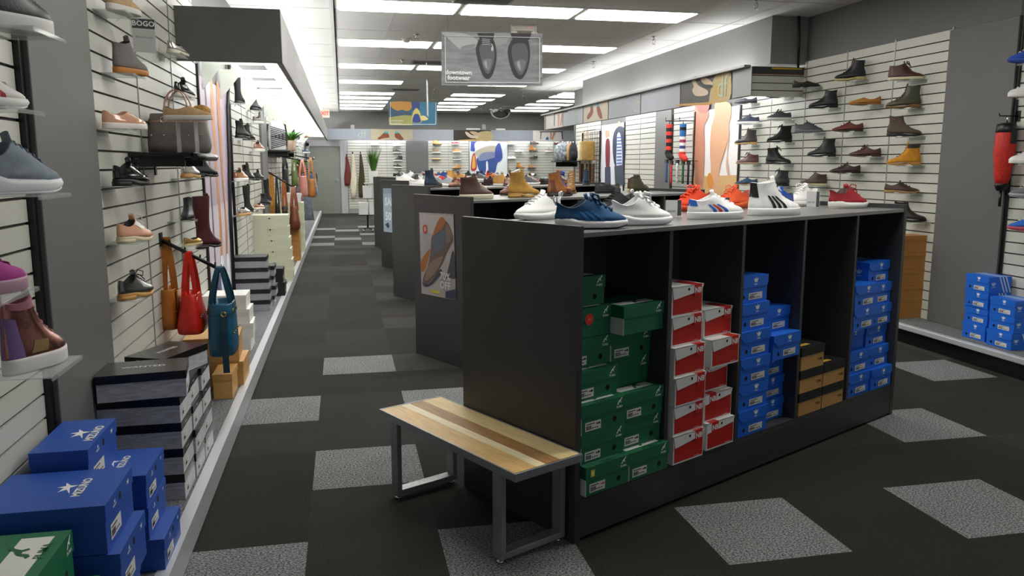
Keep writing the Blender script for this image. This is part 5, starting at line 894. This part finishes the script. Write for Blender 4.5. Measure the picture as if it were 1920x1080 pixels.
for i, (x, y, c, lb, nz) in enumerate([(-.38, 17.2, '#9aa3a8', 'floral grey backpack on the shelf at the end of the right wall', .6), (-.36, 16.93, '#8a949c', 'second floral backpack beside the first', .6), (-.3, 16.70, '#a5824e', 'tan canvas bag beside the floral backpacks', .1), (-.30, 16.51, '#2b2830', 'dark folded bag between the tan bags', .1)]):
    t = thing('backpack', lb, 'bag', (XR + x, y, 1.612), radians(20)); m = mat('bag cloth ' + c, c, .8, noise=(22, nz)); mb = MB(); mb.loft([rrect(.30 * q_ * (.58 if i > 1 else 1), .16 * q_ * (.7 if i > 1 else 1), .38 * u, p=3) for u, q_ in ((0, .85), (.05, 1), (.6, 1.03), (.85, .85), (1, .4))], m); mb.build('body', t); mb = MB(); mb.loft([rrect(.2, .05, z, p=4, oy=-.09) for z in (.05, .2)], m); mb.build('pocket', t); mb = MB(); mb.tube([(-.05, 0, .37), (0, 0, .43), (.05, 0, .37)], .008, BLACK, 6); mb.build('handle', t)
for i, (y, c, lb) in enumerate(((15.95, '#b59a62', 'khaki folded bag on the wire grid'), (15.75, '#9a7a3a', 'mustard folded bag on the wire grid'), (16.12, '#d8d0bc', 'cream folded bag on the wire grid'))):
    t = thing('tote_bag', lb, 'bag', (XR - .19, y, 1.62), 0); mb = MB(); mb.loft([rrect(.24, .07, z, p=5) for z in (0, .02, .36, .38)], leather(c)); mb.build('body', t); mb = MB(); mb.ribbon([(-.06, 0, .37), (-.04, 0, .6), (.04, 0, .6), (.06, 0, .37)], (0, 1, 0), .02, .004, leather(c)); mb.build('handle', t); mb = MB(); mb.tube([(0, 0, .595), (.14, 0, .61)], .005, BLACK, 5); mb.build('hook', t)
# ------------------------------------------------------------------ sale table in front of the back corner
t = thing('display_table', 'dark display table with loose boxes before the grid of belts', 'table', (3.85, 17.6, 0), radians(-8)); mb = MB(); mb.box(-.75, .75, -.35, .35, 1.10, 1.14, DARK); mb.build('table_top', t)
for x in (-.7, .7):
    for y in (-.3, .3): mb = MB(); mb.box(x - .025, x + .025, y - .025, y + .025, 0, 1.10, BLACK); mb.build('leg', t)
def on_table(x, y, z=1.142): return Vector((3.85, 17.6, z)) + Matrix.Rotation(radians(-8), 3, 'Z') @ Vector((x, y, 0))
t = thing('open_box', 'tilted printed shoe box with blue and red sides on the display table', 'box', on_table(-.28, -.1, 1.155), radians(-5), None, (0, radians(-24)))
mb = MB(); mb.box(-.02, .38, -.13, .13, 0, .12, mat('printed card', '#e4dfe4', .5, noise=(9, .3))); mb.box(-.021, .381, -.131, -.13, .03, .07, cm('#2a52b4')); mb.box(.15, .34, -.132, -.131, .05, .11, cm('#c8404a')); mb.build('body', t); mb = MB(); mb.box(-.03, .39, -.14, .14, .12, .135, cm('#d9d9dc')); mb.build('lid', t)
t = thing('shoe_box', 'flat black shoe box under the tilted printed box', 'box', on_table(.03, -.1, 1.141), radians(-5)); mb = MB(); mb.box(-.02, .12, -.12, .12, 0, .10, CARD['black']); mb.build('body', t)
for x, y, lb, c, s_ in ((-.55, .12, 'crumpled white tissue beside the tilted printed box', '#ededed', .12), (.32, .16, 'big heap of white tissue on the display table', '#f0f0ee', .15), (.58, .02, 'grey folded fabric cap at the end of the display table', '#8a8b86', .10)):
    R = random.Random(int(x * 100)); mb = MB(); p = on_table(x, y, 1.141); t = thing('tissue_paper' if 'tissue' in lb else 'cap', lb, 'paper' if 'tissue' in lb else 'cap', p); rings = []
    for k in range(6): u = k / 5; rings.append([(s_ * (1 - .75 * u * u) * (1 + .25 * R.random()) * cos(2 * pi * j / 11), s_ * (1 - .75 * u * u) * (1 + .25 * R.random()) * sin(2 * pi * j / 11), s_ * 1.3 * u) for j in range(11)])
    mb.loft(rings, cm(c, .7), smooth=False); mb.build('crumple', t)
for i, (x, y, st, c, lb) in enumerate(((-.62, -.2, 'slip', 'k#8c8d88', 'grey slip-on at the corner of the display table'), (.5, -.22, 'loafer', 'l#4a3428', 'brown loafer on the display table'), (.25, -.22, 'sneaker', 'k#e6e6e2', 'white sneaker at the front of the display table'))):
    shoe({'slip': 'slip_on_shoe', 'loafer': 'loafer', 'sneaker': 'sneaker'}[st], lb, 'shoe', st, on_table(x, y, 1.141), radians(-15 + 30 * i), .28, up=U(c), near=False)
# ------------------------------------------------------------------ flat graphics: posters, band pictures, banners
def smooth_pts(P, n=4):
    out = []; L = len(P)
    for i in range(L):
        a, b, c, d = P[i - 1], P[i], P[(i + 1) % L], P[(i + 2) % L]
        for k in range(n):
            t = k / n; out.append(tuple(.5 * (2 * b[q] + (c[q] - a[q]) * t + (2 * a[q] - 5 * b[q] + 4 * c[q] - d[q]) * t * t + (3 * b[q] - a[q] - 3 * c[q] + d[q]) * t ** 3) for q in (0, 1)))
    return out
class Art:
    """a printed panel on a plane: proj gives the place on the wall, nrm points out of it, xd runs along it"""
    def __init__(s, corners, proj, nrm, xd, bg, th=.006, step=.0008, conv=None):
        s.p, s.n, s.xd, s.o, s.step, s.c = proj, Vector(nrm).normalized(), xd, th, step, conv or (lambda x, y: (x, y)); s.mb = MB(); f = [Vector(c) for c in corners]; n = len(f)
        s.mb.add([v for v in f] + [v + s.n * th for v in f], [tuple(range(n)), tuple(range(n, 2 * n))] + [(i, (i + 1) % n, n + (i + 1) % n, n + i) for i in range(n)], bg)
    def shape(s, col, P, sm=True):
        s.o += s.step; P = smooth_pts(P) if sm else P; m = col if not isinstance(col, str) else cm(col, .5)
        s.mb.poly([s.p(*s.c(x, y)) + s.n * s.o for x, y in P], m); return s
    def word(s, t, x, y, size, col, bold=0, sx=1, rot=0):
        s.o += s.step; s.mb.text(t, size, cm(col, .5), face_plane(s.p(*s.c(x, y)) + s.n * s.o, s.xd) @ Matrix.Rotation(rot, 4, 'Z'), bold, sx); return s
    def done(s, name, label, cat='poster', group=None): return tag(s.mb.build(name), label, cat, group)
def rectR(X, y0, y1, z0, z1): return [(X, y0, z0), (X, y1, z0), (X, y1, z1), (X, y0, z1)]
def rectB(Y, x0, x1, z0, z1): return [(x0, Y, z0), (x1, Y, z0), (x1, Y, z1), (x0, Y, z1)]
SEMI = lambda h: mat('print ' + h, h, .4)
# hanging banner with the dress shoes
YN = 7.5; pB = lambda x, y: at_y(x, y, YN); c7 = lambda x, y: (620 + x / 2.8235, y / 2.8235)
wood_g = mat('grey plank print', '#8d8e92', .45, noise=(5, .22, (1, 1, 7)))
A = Art([pB(*c7(x, y)) for x, y in ((586, 452), (1120, 455), (1121, 178), (586, 165))], pB, (0, -1, 0), (1, 0, 0), wood_g, conv=c7)
A.shape('#bcbdc0', [(592, 172), (705, 178), (760, 200), (785, 232), (745, 258), (690, 262), (650, 232), (612, 195)]); A.shape('#8f9092', [(690, 262), (742, 258), (770, 238), (745, 235), (700, 245)]); A.shape('#a3a4a6', [(855, 180), (952, 180), (930, 222), (892, 242), (858, 232), (845, 212)])
A.shape('#2e2e30', [(775, 176), (865, 176), (862, 206), (790, 210)], False); A.shape('#2c2c2e', [(950, 176), (1062, 178), (1050, 212), (962, 210)], False)
A.shape('#2f2f32', [(768, 262), (782, 215), (800, 198), (846, 198), (864, 218), (875, 262), (877, 310), (868, 360), (852, 402), (830, 418), (808, 404), (792, 368), (776, 312)]); A.shape('#5f6064', [(786, 262), (800, 232), (842, 228), (862, 255), (866, 305), (855, 352), (834, 392), (812, 372), (798, 325)]); A.shape('#7c7d82', [(802, 322), (830, 312), (852, 318), (846, 350), (834, 374), (814, 358)]); A.shape('#a9aaae', [(812, 330), (822, 322), (826, 340), (828, 366), (818, 352)]); A.shape('#3a3a3c', [(794, 200), (848, 200), (842, 228), (800, 230)])
A.shape('#2c2c2f', [(938, 265), (955, 218), (975, 200), (1032, 200), (1046, 222), (1053, 268), (1051, 322), (1036, 380), (1010, 416), (984, 412), (962, 380), (944, 322)]); A.shape('#5a5b60', [(956, 268), (970, 235), (1022, 232), (1040, 262), (1043, 310), (1030, 362), (1008, 398), (986, 385), (965, 335)]); A.shape('#74757a', [(972, 330), (1005, 316), (1030, 326), (1022, 360), (1007, 382), (988, 368)]); A.shape('#a2a3a8', [(984, 336), (996, 324), (1002, 345), (1002, 372), (990, 358)])
for k in range(4): A.shape('#c9c9cb', [(800, 206 + 9 * k), (842, 210 + 9 * k), (842, 213 + 9 * k), (800, 209 + 9 * k)], False)
A.shape('#c9c9cb', [(846, 232), (856, 240), (860, 262), (852, 274), (846, 258), (852, 246)])
for a_ in (((602, 188), (1104, 200), (1104, 203), (602, 191)), ((606, 435), (1104, 438), (1104, 441), (606, 438)), ((602, 190), (606, 190), (609, 437), (605, 437)), ((1101, 202), (1105, 202), (1105, 440), (1101, 440))): A.shape('#e4e4e4', a_, False)
A.word('downtown\nfootwear', 676, 400, .056, '#f8f8f8', .035); o = A.done('hanging_banner', 'grey photo banner of polished dress shoes hanging from the ceiling', 'banner')
for x in (840, 1004): q = pB(x, 64); mb = MB(); mb.tube([q + Vector((0, .01, -.01)), (q.x, YN + .01, ZC)], .0015, CHROME, 4); mb.build('wire', o)
# second banner, small one, and the side-on paper strip
Y2 = 15.2; p2 = lambda x, y: at_y(x, y, Y2); c1 = lambda x, y: (600 + x / 6.353, 160 + y / 6.353)
A = Art([p2(*c1(x, y)) for x, y in ((820, 482), (1395, 480), (1395, 200), (812, 190))], p2, (0, -1, 0), (1, 0, 0), SEMI('#2f6f8e'), conv=c1)
A.shape('#33506a', [(820, 195), (1090, 200), (1090, 375), (820, 385)], False); A.shape('#b8843a', [(850, 198), (1085, 200), (1080, 285), (1030, 305), (980, 290), (920, 300), (850, 260)]); A.shape('#9a9a58', [(820, 382), (1000, 355), (1100, 360), (1100, 478), (820, 478)], False); A.shape('#27407e', [(1085, 200), (1190, 200), (1185, 290), (1100, 300)], False)
A.shape('#c8bb66', [(1095, 442), (1100, 355), (1118, 300), (1150, 272), (1185, 312), (1202, 370), (1205, 442)]); A.shape('#26408a', [(1104, 440), (1110, 375), (1132, 342), (1172, 345), (1192, 390), (1196, 440)]); A.shape('#d9c88c', [(1198, 372), (1240, 362), (1285, 395), (1275, 412), (1215, 420)])
for a_ in (((834, 462), (1380, 462), (1380, 468), (834, 468)), ((834, 200), (839, 200), (839, 466), (834, 466)), ((1376, 205), (1381, 205), (1381, 466), (1376, 466))): A.shape('#e6e6e0', a_, False)
A.word('downtown\nfootwear', 905, 437, .058, '#dcdccf'); o = A.done('hanging_banner', 'blue and gold photo banner of outdoor boots farther down the ceiling', 'banner')
for x in (733, 814): q = p2(x, 192); mb = MB(); mb.tube([q + Vector((0, .01, -.01)), (q.x, Y2 + .01, ZC)], .002, CHROME, 4); mb.build('wire', o)
q = at_y(801, 160, 12.0); mb = MB(); M = T(q.x, 12.0, 0, radians(82)); mb.box(-.24, .24, -.003, .003, 2.24, 2.74, mat('paper strip', '#9fa2ab', .4), M); o = tag(mb.build('hanging_banner'), 'pale banner seen almost edge-on in front of the blue and gold one', 'banner'); mb = MB()
for x in (-.2, .2): mb.tube([M @ Vector((x, 0, 2.73)), M @ Vector((x, 0, ZC))], .002, CHROME, 4)
mb.build('wire', o)
# posters on the walls
c3 = lambda x, y: (1080 + x / 4.153, 80 + y / 4.153); c2 = lambda x, y: (860 + x / 6.353, 160 + y / 6.353)
pR = lambda x, y: at_x(x, y, XR - .01)
A = Art(rectR(XR - .004, 9.80, 11.12, .35, 2.30), pR, (-1, 0, 0), (0, -1, 0), SEMI('#ece8e4'), conv=c3)
A.shape('#cfa873', [(905, 1042), (1272, 1030), (1272, 1250), (905, 1250)], False); A.shape('#c08468', [(935, 490), (1032, 540), (1026, 600), (1002, 650), (1003, 800), (1000, 950), (994, 1085), (985, 1240), (940, 1240), (928, 1080), (925, 950), (912, 820), (912, 700), (926, 600)]); A.shape('#d6a37f', [(1090, 470), (1200, 470), (1212, 560), (1192, 650), (1186, 750), (1160, 850), (1126, 960), (1108, 1090), (1100, 1240), (1050, 1240), (1046, 1080), (1054, 980), (1048, 880), (1050, 760), (1060, 650), (1085, 560)]); A.shape('#d2a78c', [(1190, 640), (1199, 700), (1191, 800), (1182, 900), (1196, 1015), (1186, 1035), (1172, 960), (1180, 850), (1185, 740)])
A.shape('#d98c34', [(1040, 1015), (1060, 1030), (1074, 1070), (1070, 1120), (1040, 1130), (1025, 1070)]); A.shape('#a85f52', [(930, 470), (1034, 465), (1034, 530), (980, 548), (936, 500)])
A.done('wall_poster', 'tall bright poster of tanned bare legs above sand on the right wall')
A = Art(rectR(XR - .004, 14.2, 15.5, .4, 2.3), pR, (-1, 0, 0), (0, -1, 0), SEMI('#eceaea'), conv=c3)
A.shape('#d0a488', [(232, 690), (262, 690), (260, 765), (238, 765)]); A.shape('#dfe2ea', [(205, 800), (235, 745), (290, 745), (306, 900), (312, 1100), (200, 1100)]); A.shape('#7c2434', [(235, 770), (266, 770), (264, 970), (236, 975)]); A.shape('#38435c', [(228, 970), (272, 965), (275, 1110), (228, 1110)], False)
A.shape('#d8b090', [(330, 625), (350, 622), (348, 705), (332, 705)]); A.shape('#2a3450', [(294, 725), (320, 665), (355, 652), (386, 690), (386, 900), (362, 965), (310, 965), (290, 850)]); A.shape('#dfe6f2', [(326, 715), (350, 715), (366, 900), (356, 970), (320, 962), (322, 800)])
for k in range(9): A.shape('#4668a8', [(324, 735 + 25 * k), (356 + k, 733 + 25 * k), (357 + k, 744 + 25 * k), (324, 746 + 25 * k)], False)
A.shape('#3a4254', [(306, 962), (378, 950), (386, 1110), (312, 1110)], False)
A.done('wall_poster', 'tall poster of two people in white jacket and striped shirt on the right wall')
pW = lambda x, y: at_y(x, y, YB - .016)
A = Art(rectB(YB - .012, 4.06, 5.30, .6, 2.25), pW, (0, -1, 0), (1, 0, 0), SEMI('#e3eaec'), conv=c2, step=.0015)
A.shape('#3c51a0', [(145, 672), (216, 672), (188, 790), (140, 780)], False); A.shape('#dedfda', [(212, 672), (488, 672), (472, 740), (440, 862), (330, 880), (240, 850), (200, 790)]); A.shape('#31508f', [(224, 850), (462, 846), (452, 960), (430, 1040), (362, 1035), (346, 912), (326, 916), (318, 1040), (250, 1030)]); A.shape('#b7b09a', [(188, 800), (300, 738), (440, 722), (505, 800), (450, 852), (260, 900), (222, 850)]); A.shape('#7e86a8', [(235, 862), (300, 800), (480, 800), (450, 852), (262, 900)]); A.shape('#3b4e98', [(438, 745), (490, 690), (522, 860), (462, 922), (432, 880)])
A.shape('#b0383a', [(164, 830), (192, 815), (216, 965), (192, 1018), (146, 1002), (150, 905)]); A.shape('#dba850', [(170, 850), (186, 840), (202, 960), (186, 990), (158, 985), (162, 905)])
A.done('wall_poster', 'poster of a person in blue denim carrying a pale bag on the back wall')
pL = lambda x, y: at_x(x, y, XL + .01)
A = Art([(XL + .004, 6.72, .22), (XL + .004, 8.30, .22), (XL + .004, 8.30, 2.23), (XL + .004, 6.72, 2.23)], lambda y, z: Vector((XL + .004, y, z)), (1, 0, 0), (0, 1, 0), mat('lilac print', '#b9aab6', .4, noise=(1.5, .12, (1, 1, .3))))
A.shape('#cfc6cf', [(6.72, 1.2), (8.30, 1.2), (8.30, .22), (6.72, .22)], False); A.shape('#c58a5c', [(7.28, 2.2), (7.44, 2.2), (7.42, 1.6), (7.50, 1.1), (7.46, .72), (7.34, .72), (7.36, 1.2), (7.30, 1.6)]); A.shape('#bd8054', [(7.62, 2.2), (7.80, 2.2), (7.76, 1.5), (7.82, 1.0), (7.78, .70), (7.68, .70), (7.72, 1.1), (7.64, 1.6)])
A.shape('#e8ecf2', [(7.30, .72), (7.46, .72), (7.50, .45), (7.42, .35), (7.26, .40)]); A.shape('#e8ecf2', [(7.66, .70), (7.80, .70), (7.88, .42), (7.76, .34), (7.64, .42)]); A.shape('#5a5f80', [(7.05, .62), (7.26, .6), (7.28, .40), (7.08, .42)], False); A.shape('#8d7f8c', [(7.0, 2.2), (7.04, 2.2), (7.04, .3), (7.0, .3)], False)
A.done('wall_poster', 'tall lilac poster with orange lace lines beside the left slat wall')
# posters on gondola end panels
def end_proj(k): return lambda x, y: EYE + ray(x, y) * (((GA[k] - GE * .004) - EYE).dot(GE) / ray(x, y).dot(GE))
cg = lambda x, y: (720 + x / 2.571, 340 + y / 2.571)
pG = end_proj(1); pts = [(182, 540), (348, 574), (335, 158), (170, 150)]
A = Art([pG(*cg(x, y)) for x, y in pts], pG, -GE, GN, mat('warm grey print', '#a8a19e', .35, noise=(4, .1)), th=.0015, step=.0003, conv=cg)
A.shape('#b7b2b0', [(176, 160), (332, 165), (338, 260), (178, 250)], False); A.shape('#a4641f', [(180, 430), (180, 385), (205, 345), (224, 326), (216, 372), (196, 432)]); A.shape('#3b4049', [(328, 345), (339, 342), (345, 440), (342, 470), (318, 466), (300, 470), (316, 400)]); A.shape('#63544c', [(228, 305), (234, 262), (262, 245), (288, 200), (300, 192), (318, 215), (331, 250), (335, 285), (322, 312), (302, 352), (286, 392), (256, 442), (226, 482), (198, 497), (188, 480), (196, 448), (214, 400), (224, 350)])
A.shape('#55606f', [(238, 275), (285, 232), (300, 250), (294, 305), (252, 345), (236, 320)]); A.shape('#7a685c', [(300, 210), (318, 225), (328, 262), (312, 300), (300, 290)]); A.shape('#a5682e', [(240, 245), (262, 192), (282, 172), (298, 192), (284, 228), (262, 244), (240, 262)]); A.shape('#86705c', [(222, 395), (285, 360), (262, 420), (225, 465), (200, 480), (204, 445)]); A.shape('#39424f', [(186, 484), (200, 496), (228, 484), (270, 425), (280, 440), (235, 495), (198, 508)]); A.shape('#2f3b52', [(300, 530), (345, 520), (347, 572), (298, 560)], False)
A.shape('#c8433a', [(190, 215), (207, 211), (210, 245), (192, 248)]); A.shape('#a8a19e', [(196, 222), (204, 221), (205, 238), (197, 239)]); A.word('70%\nOFF', 297, 482, .082, '#dddcda', .025); A.shape('#c9c230', [(228, 522), (272, 530), (271, 542), (229, 533)], False); A.done('end_panel_poster', 'shoe photo poster reading 70% OFF on a gondola end panel')
pG3 = end_proj(3); cx = lambda x, y: (640 + x / 6, 270 + y / 6); pts = [(478, 985), (640, 1005), (632, 500), (470, 500)]
A = Art([pG3(*cx(x, y)) for x, y in pts], pG3, -GE, GN, SEMI('#a9bccd'), th=.0015, step=.0004, conv=cx)
A.word('SALE', 555, 655, .16, '#eef2f6', .03); A.word('50%', 552, 820, .17, '#eef2f6', .03); A.shape('#8fa4b8', [(472, 505), (635, 505), (634, 560), (473, 560)], False); A.shape('#3b3f58', [(495, 905), (530, 880), (545, 930), (528, 950)], False); A.done('end_panel_poster', 'pale blue strip poster with white lettering on a farther gondola end panel')
# pictures along the canopy bands
XF = 4.436; pF = lambda x, y: at_x(x, y, XF)
def band(px0, px1, bg, label, shapes=(), df=None, z0=2.295, z1=2.605):
    y0, y1 = at_x(px1, 250, XF).y, at_x(px0, 250, XF).y; A = Art(rectR(XF, y0 + .01, y1 - .01, z0, z1), pF, (-1, 0, 0), (0, -1, 0), SEMI(bg), conv=c3)
    for c, P in shapes: A.shape(c, P, len(P) > 4)
    if df: q = Vector((XF, y0 + (y1 - y0) * df, 2.44)); A.o += .001; A.mb.text('df', .36, cm('#b7c4b2'), face_plane(q + A.n * A.o, A.xd))
    A.done('band_picture', label, 'picture', 'pictures along the canopy bands')
SOCK = '#4fb2c6'
def boots(f): return [('#86482a', [f(*p) for p in ((88, 582), (95, 560), (113, 532), (117, 496), (133, 494), (136, 545), (120, 576), (96, 599))]), (SOCK, [f(*p) for p in ((113, 497), (117, 470), (132, 475), (133, 497))]), ('#86482a', [f(*p) for p in ((165, 500), (182, 496), (200, 545), (208, 586), (190, 591), (170, 548))]), (SOCK, [f(*p) for p in ((165, 462), (178, 464), (183, 497), (167, 500))])]
idt = lambda x, y: (x, y)
band(1370, 1406, '#8f9090', 'plain grey end panel of the right canopy band')
band(1275, 1369, '#38322c', 'dark picture of pale high heels on the right canopy band', [('#bfa878', [(1035, 480), (1060, 330), (1100, 250), (1200, 220), (1200, 440), (1040, 470)]), ('#c99a4a', [(810, 478), (1040, 462), (1060, 445), (1060, 480), (810, 492)]), ('#c9a245', [(1075, 380), (1090, 340), (1118, 335), (1126, 390), (1110, 440), (1082, 430)]), ('#d9c4ae', [(900, 285), (924, 280), (958, 332), (1030, 372), (1022, 408), (940, 415), (910, 372), (922, 340)]), ('#cfb797', [(940, 276), (1000, 264), (1070, 312), (1062, 348), (1012, 336), (965, 316)]), ('#1d1916', [(925, 270), (960, 265), (1000, 320), (1064, 330), (1060, 352), (1000, 350)])], .16)
band(1201, 1274, '#a3a7b2', 'plain blue grey panel of the right canopy band next to the heels picture'); band(1141, 1200, '#a1a7b0', 'blue grey panel with pale df letters on the right canopy band', (), .12)
band(1094, 1140, '#b9ae98', 'picture of brown boots with turquoise socks on the right canopy band', boots(idt)); band(1056, 1093, '#a9b0ba', 'short blue grey panel at the far end of the right canopy band', (), .3)
band(1024, 1055, '#dcdad6', 'picture of bare legs by a bench at the far end of the right canopy band', [('#3c3c40', [(-172, 545), (-60, 530), (-60, 540), (-172, 556)]), ('#c89478', [(-140, 560), (-125, 556), (-128, 650), (-140, 652)]), ('#c08a70', [(-112, 553), (-98, 552), (-110, 646), (-122, 648)]), ('#3c3c40', [(-168, 555), (-162, 555), (-164, 650), (-170, 650)])])
YQ = YB - .652; pQ = lambda x, y: at_y(x, y, YQ)
def bandb(px0, px1, bg, label, shapes=(), df=None, conv=c1):
    x0, x1 = at_y(px0, 250, YQ).x, at_y(px1, 250, YQ).x; A = Art(rectB(YQ, x0 + .005, x1 - .005, 2.275, 2.595), pQ, (0, -1, 0), (1, 0, 0), SEMI(bg), conv=conv, step=.0015)
    for c, P in shapes: A.shape(c, P, len(P) > 4)
    if df: A.o += .002; A.mb.text('df', .36, cm('#b4c3bd'), face_plane(Vector((x0 + (x1 - x0) * df, YQ, 2.43)) + A.n * A.o, A.xd))
    A.done('band_picture', label, 'picture', 'pictures along the canopy bands')
bandb(614, 694, '#a4adba', 'blue grey panel with pale df letters above the grey door', (), .80)
bandb(695, 774, '#c2b99f', 'picture of brown shoes with turquoise socks on the back band', [('#8a4a30', [(685, 632), (720, 605), (755, 570), (790, 560), (820, 590), (820, 622), (760, 630), (705, 645)]), (SOCK, [(765, 550), (812, 550), (815, 572), (770, 572)]), ('#8a4a30', [(890, 600), (895, 570), (935, 565), (975, 610), (995, 640), (960, 652), (905, 628)]), (SOCK, [(892, 550), (935, 550), (935, 572), (895, 572)])])
bandb(775, 849, '#a3a8b4', 'plain blue grey panel in the middle of the back band')
bandb(850, 920, '#332d28', 'dark picture of pale heels on the back band', [('#bfae80', [(200, 640), (240, 560), (385, 552), (385, 658), (210, 658)]), ('#cda050', [(0, 650), (230, 640), (230, 660), (0, 660)]), ('#d9c6b4', [(75, 555), (110, 560), (150, 590), (230, 605), (225, 628), (150, 628), (100, 600)]), ('#cab08e', [(130, 553), (200, 552), (270, 590), (240, 606), (180, 590)])], None, c2)
bandb(921, 998, '#a0a8b6', 'plain blue grey panel right of the heels on the back band')
bandb(999, 1055, '#e6e4e2', 'picture of legs under a bench on the back band', [('#36363a', [(965, 548), (1240, 545), (1240, 558), (965, 560)]), ('#c58f76', [(1090, 560), (1108, 560), (1104, 645), (1090, 645)]), ('#c58f76', [(1125, 560), (1160, 556), (1120, 648), (1105, 648)]), ('#36363a', [(975, 558), (985, 558), (980, 640), (972, 640)]), ('#36363a', [(1222, 556), (1234, 556), (1238, 640), (1228, 640)]), ('#3f6aa0', [(1035, 640), (1050, 615), (1065, 620), (1070, 648), (1040, 648)])], None, c2)
bandb(1056, 1084, '#a7adb6', 'short blue grey panel at the right end of the back band')
# ------------------------------------------------------------------ small fittings
def ceil_at(x, y): return at_z(x, y, ZC)
for i, (x, y, lb) in enumerate([(1226, 68, 'chrome sprinkler over the right bulkhead edge'), (1113, 115, 'chrome sprinkler where the bulkhead ends'), (1418, -2, 'chrome sprinkler at the top of the picture above the right canopy'), (781, 64, 'chrome sprinkler left of the grey shoe banner'), (754, 112, 'chrome sprinkler over the second light row'), (980, 172, 'small sprinkler beyond the grey shoe banner'), (903, 201, 'tiny sprinkler left of the mirror dome')]):
    p = ceil_at(x, y); t = thing('sprinkler', lb, 'sprinkler', p, 0, 'ceiling sprinklers'); mb = MB(); mb.lathe([(.04, -.006), (.04, 0)], CHROME, 14); mb.build('escutcheon', t); mb = MB(); mb.lathe([(.012, -.05), (.014, 0)], CHROME, 8); mb.tube([(-.018, 0, -.045), (-.02, 0, -.075), (0, 0, -.095), (.02, 0, -.075), (.018, 0, -.045)], .004, CHROME, 5); mb.lathe([(.022, -.1), (.022, -.096)], CHROME, 10); mb.build('head', t)
p = ceil_at(938, 199); t = thing('mirror_dome', 'silver convex mirror dome hanging under the far ceiling', 'mirror', (p.x, p.y, ZC)); mb = MB(); R_ = .30; mb.lathe([(R_ * cos(a), -.10 - R_ * .85 * sin(a)) for a in [pi / 2 * k / 8 for k in range(9)][:-1]] + [(.005, -.10 - R_ * .85)], mat('mirror', '#dcdcdc', .04, 1), 24, cap0=False); mb.lathe([(R_, -.11), (R_ + .012, -.10), (R_, -.09)], CHROME, 24, cap0=False, cap1=False); mb.build('dome', t); mb = MB()
mb.lathe([(.02, -.1), (.02, 0)], CHROME, 8); mb.lathe([(.3, -.1), (.05, -.06)], WHITE, 16); mb.build('stem', t)
p = ceil_at(982, 47); t = thing('emergency_light', 'white twin-head emergency light above the grey shoe banner', 'light', (p.x, p.y, ZC)); mb = MB(); mb.box(-.15, .15, -.04, .04, -.07, 0, cm('#d9d9cf', .4)); mb.build('housing', t, bevel=.01); mb = MB()
for s in (-1, 1): mb = MB(); mb.lathe([(.03, -.07), (.055, -.115)], cm('#e0dccb', .3), 12, T(s * .12, -.02, 0)); mb.build('lamp_head', t)
mb = MB(); mb.ball((.06, -.042, -.03), .006, mat('red led', '#ff2a20', .4, emit=('#ff2a20', 3)), 6); mb.build('indicator', t)
p = ceil_at(762, 72); t = thing('smoke_detector', 'round white smoke detector near the grey shoe banner', 'detector', (p.x, p.y, ZC)); mb = MB(); mb.lathe([(.035, -.05), (.055, -.02), (.06, 0)], cm('#dcd8cc', .4), 16); mb.build('body', t)
for x, y, lb in ((806, 117, 'grey ceiling vent beside the third light row'), (760, 168, 'grey ceiling vent over the blue and gold banner'), (905, 1, 'grey ceiling vent at the top of the picture')):
    p = ceil_at(x, y); t = thing('ceiling_vent', lb, 'vent', (p.x, p.y, ZC), 0, 'ceiling vents'); mb = MB(); mb.box(-.3, .3, -.2, .2, -.008, 0, cm('#9a9994', .5)); mb.build('frame', t); mb = MB()
    for k in range(6): mb.box(-.27, .27, -.16 + .06 * k, -.13 + .06 * k, -.012, -.008, cm('#6b6a66', .6))
    mb.build('grille', t)
p = at_y(607, 213, 24.2); t = thing('exit_sign', 'red lettered EXIT sign under the far end of the left canopy', 'sign', (p.x, p.y, p.z)); mb = MB(); mb.box(-.16, .16, -.03, .03, -.11, .11, cm('#e6ddd8', .4)); mb.box(-.02, .02, -.02, .02, .11, ZC - p.z, WHITE); mb.build('housing', t); mb = MB(); mb.box(-.14, .14, -.0315, -.0305, -.09, .09, mat('exit face', '#f0b8a8', .4, emit=('#ff6a50', .6))); mb.text('EXIT', .14, mat('exit letters', '#e0200c', .4, emit=('#ff2a10', 2.5)), front(0, 0, .033), .03); mb.build('face', t)
for x, y, lb in ((661, 239, 'small white box on the upper back wall over the door band'), (907, 238, 'small white box on the upper back wall near the mirror dome')): p = at_y(x, y, YB); mb = MB(); mb.box(p.x - .06, p.x + .06, YB - .04, YB, p.z - .08, p.z + .08, cm('#e4e4e0', .4)); tag(mb.build('junction_box', bevel=.004), lb, 'box', 'white boxes on the back wall')
for x0, x1, lb in ((874, 900, 'left'), (930, 947, 'right')):
    p = at_y(x0, 244, YB - .62); p1 = at_y(x1, 244, YB - .62); mb = MB(); mb.box(p.x, p1.x, YB - .645, YB - .60, 2.602, 2.65, cm('#e8e8e8', .4)); tag(mb.build('paper_stack'), 'white papers lying on the back band above the ' + ('heels' if lb == 'left' else 'blue grey panel beside the heels'), 'paper')
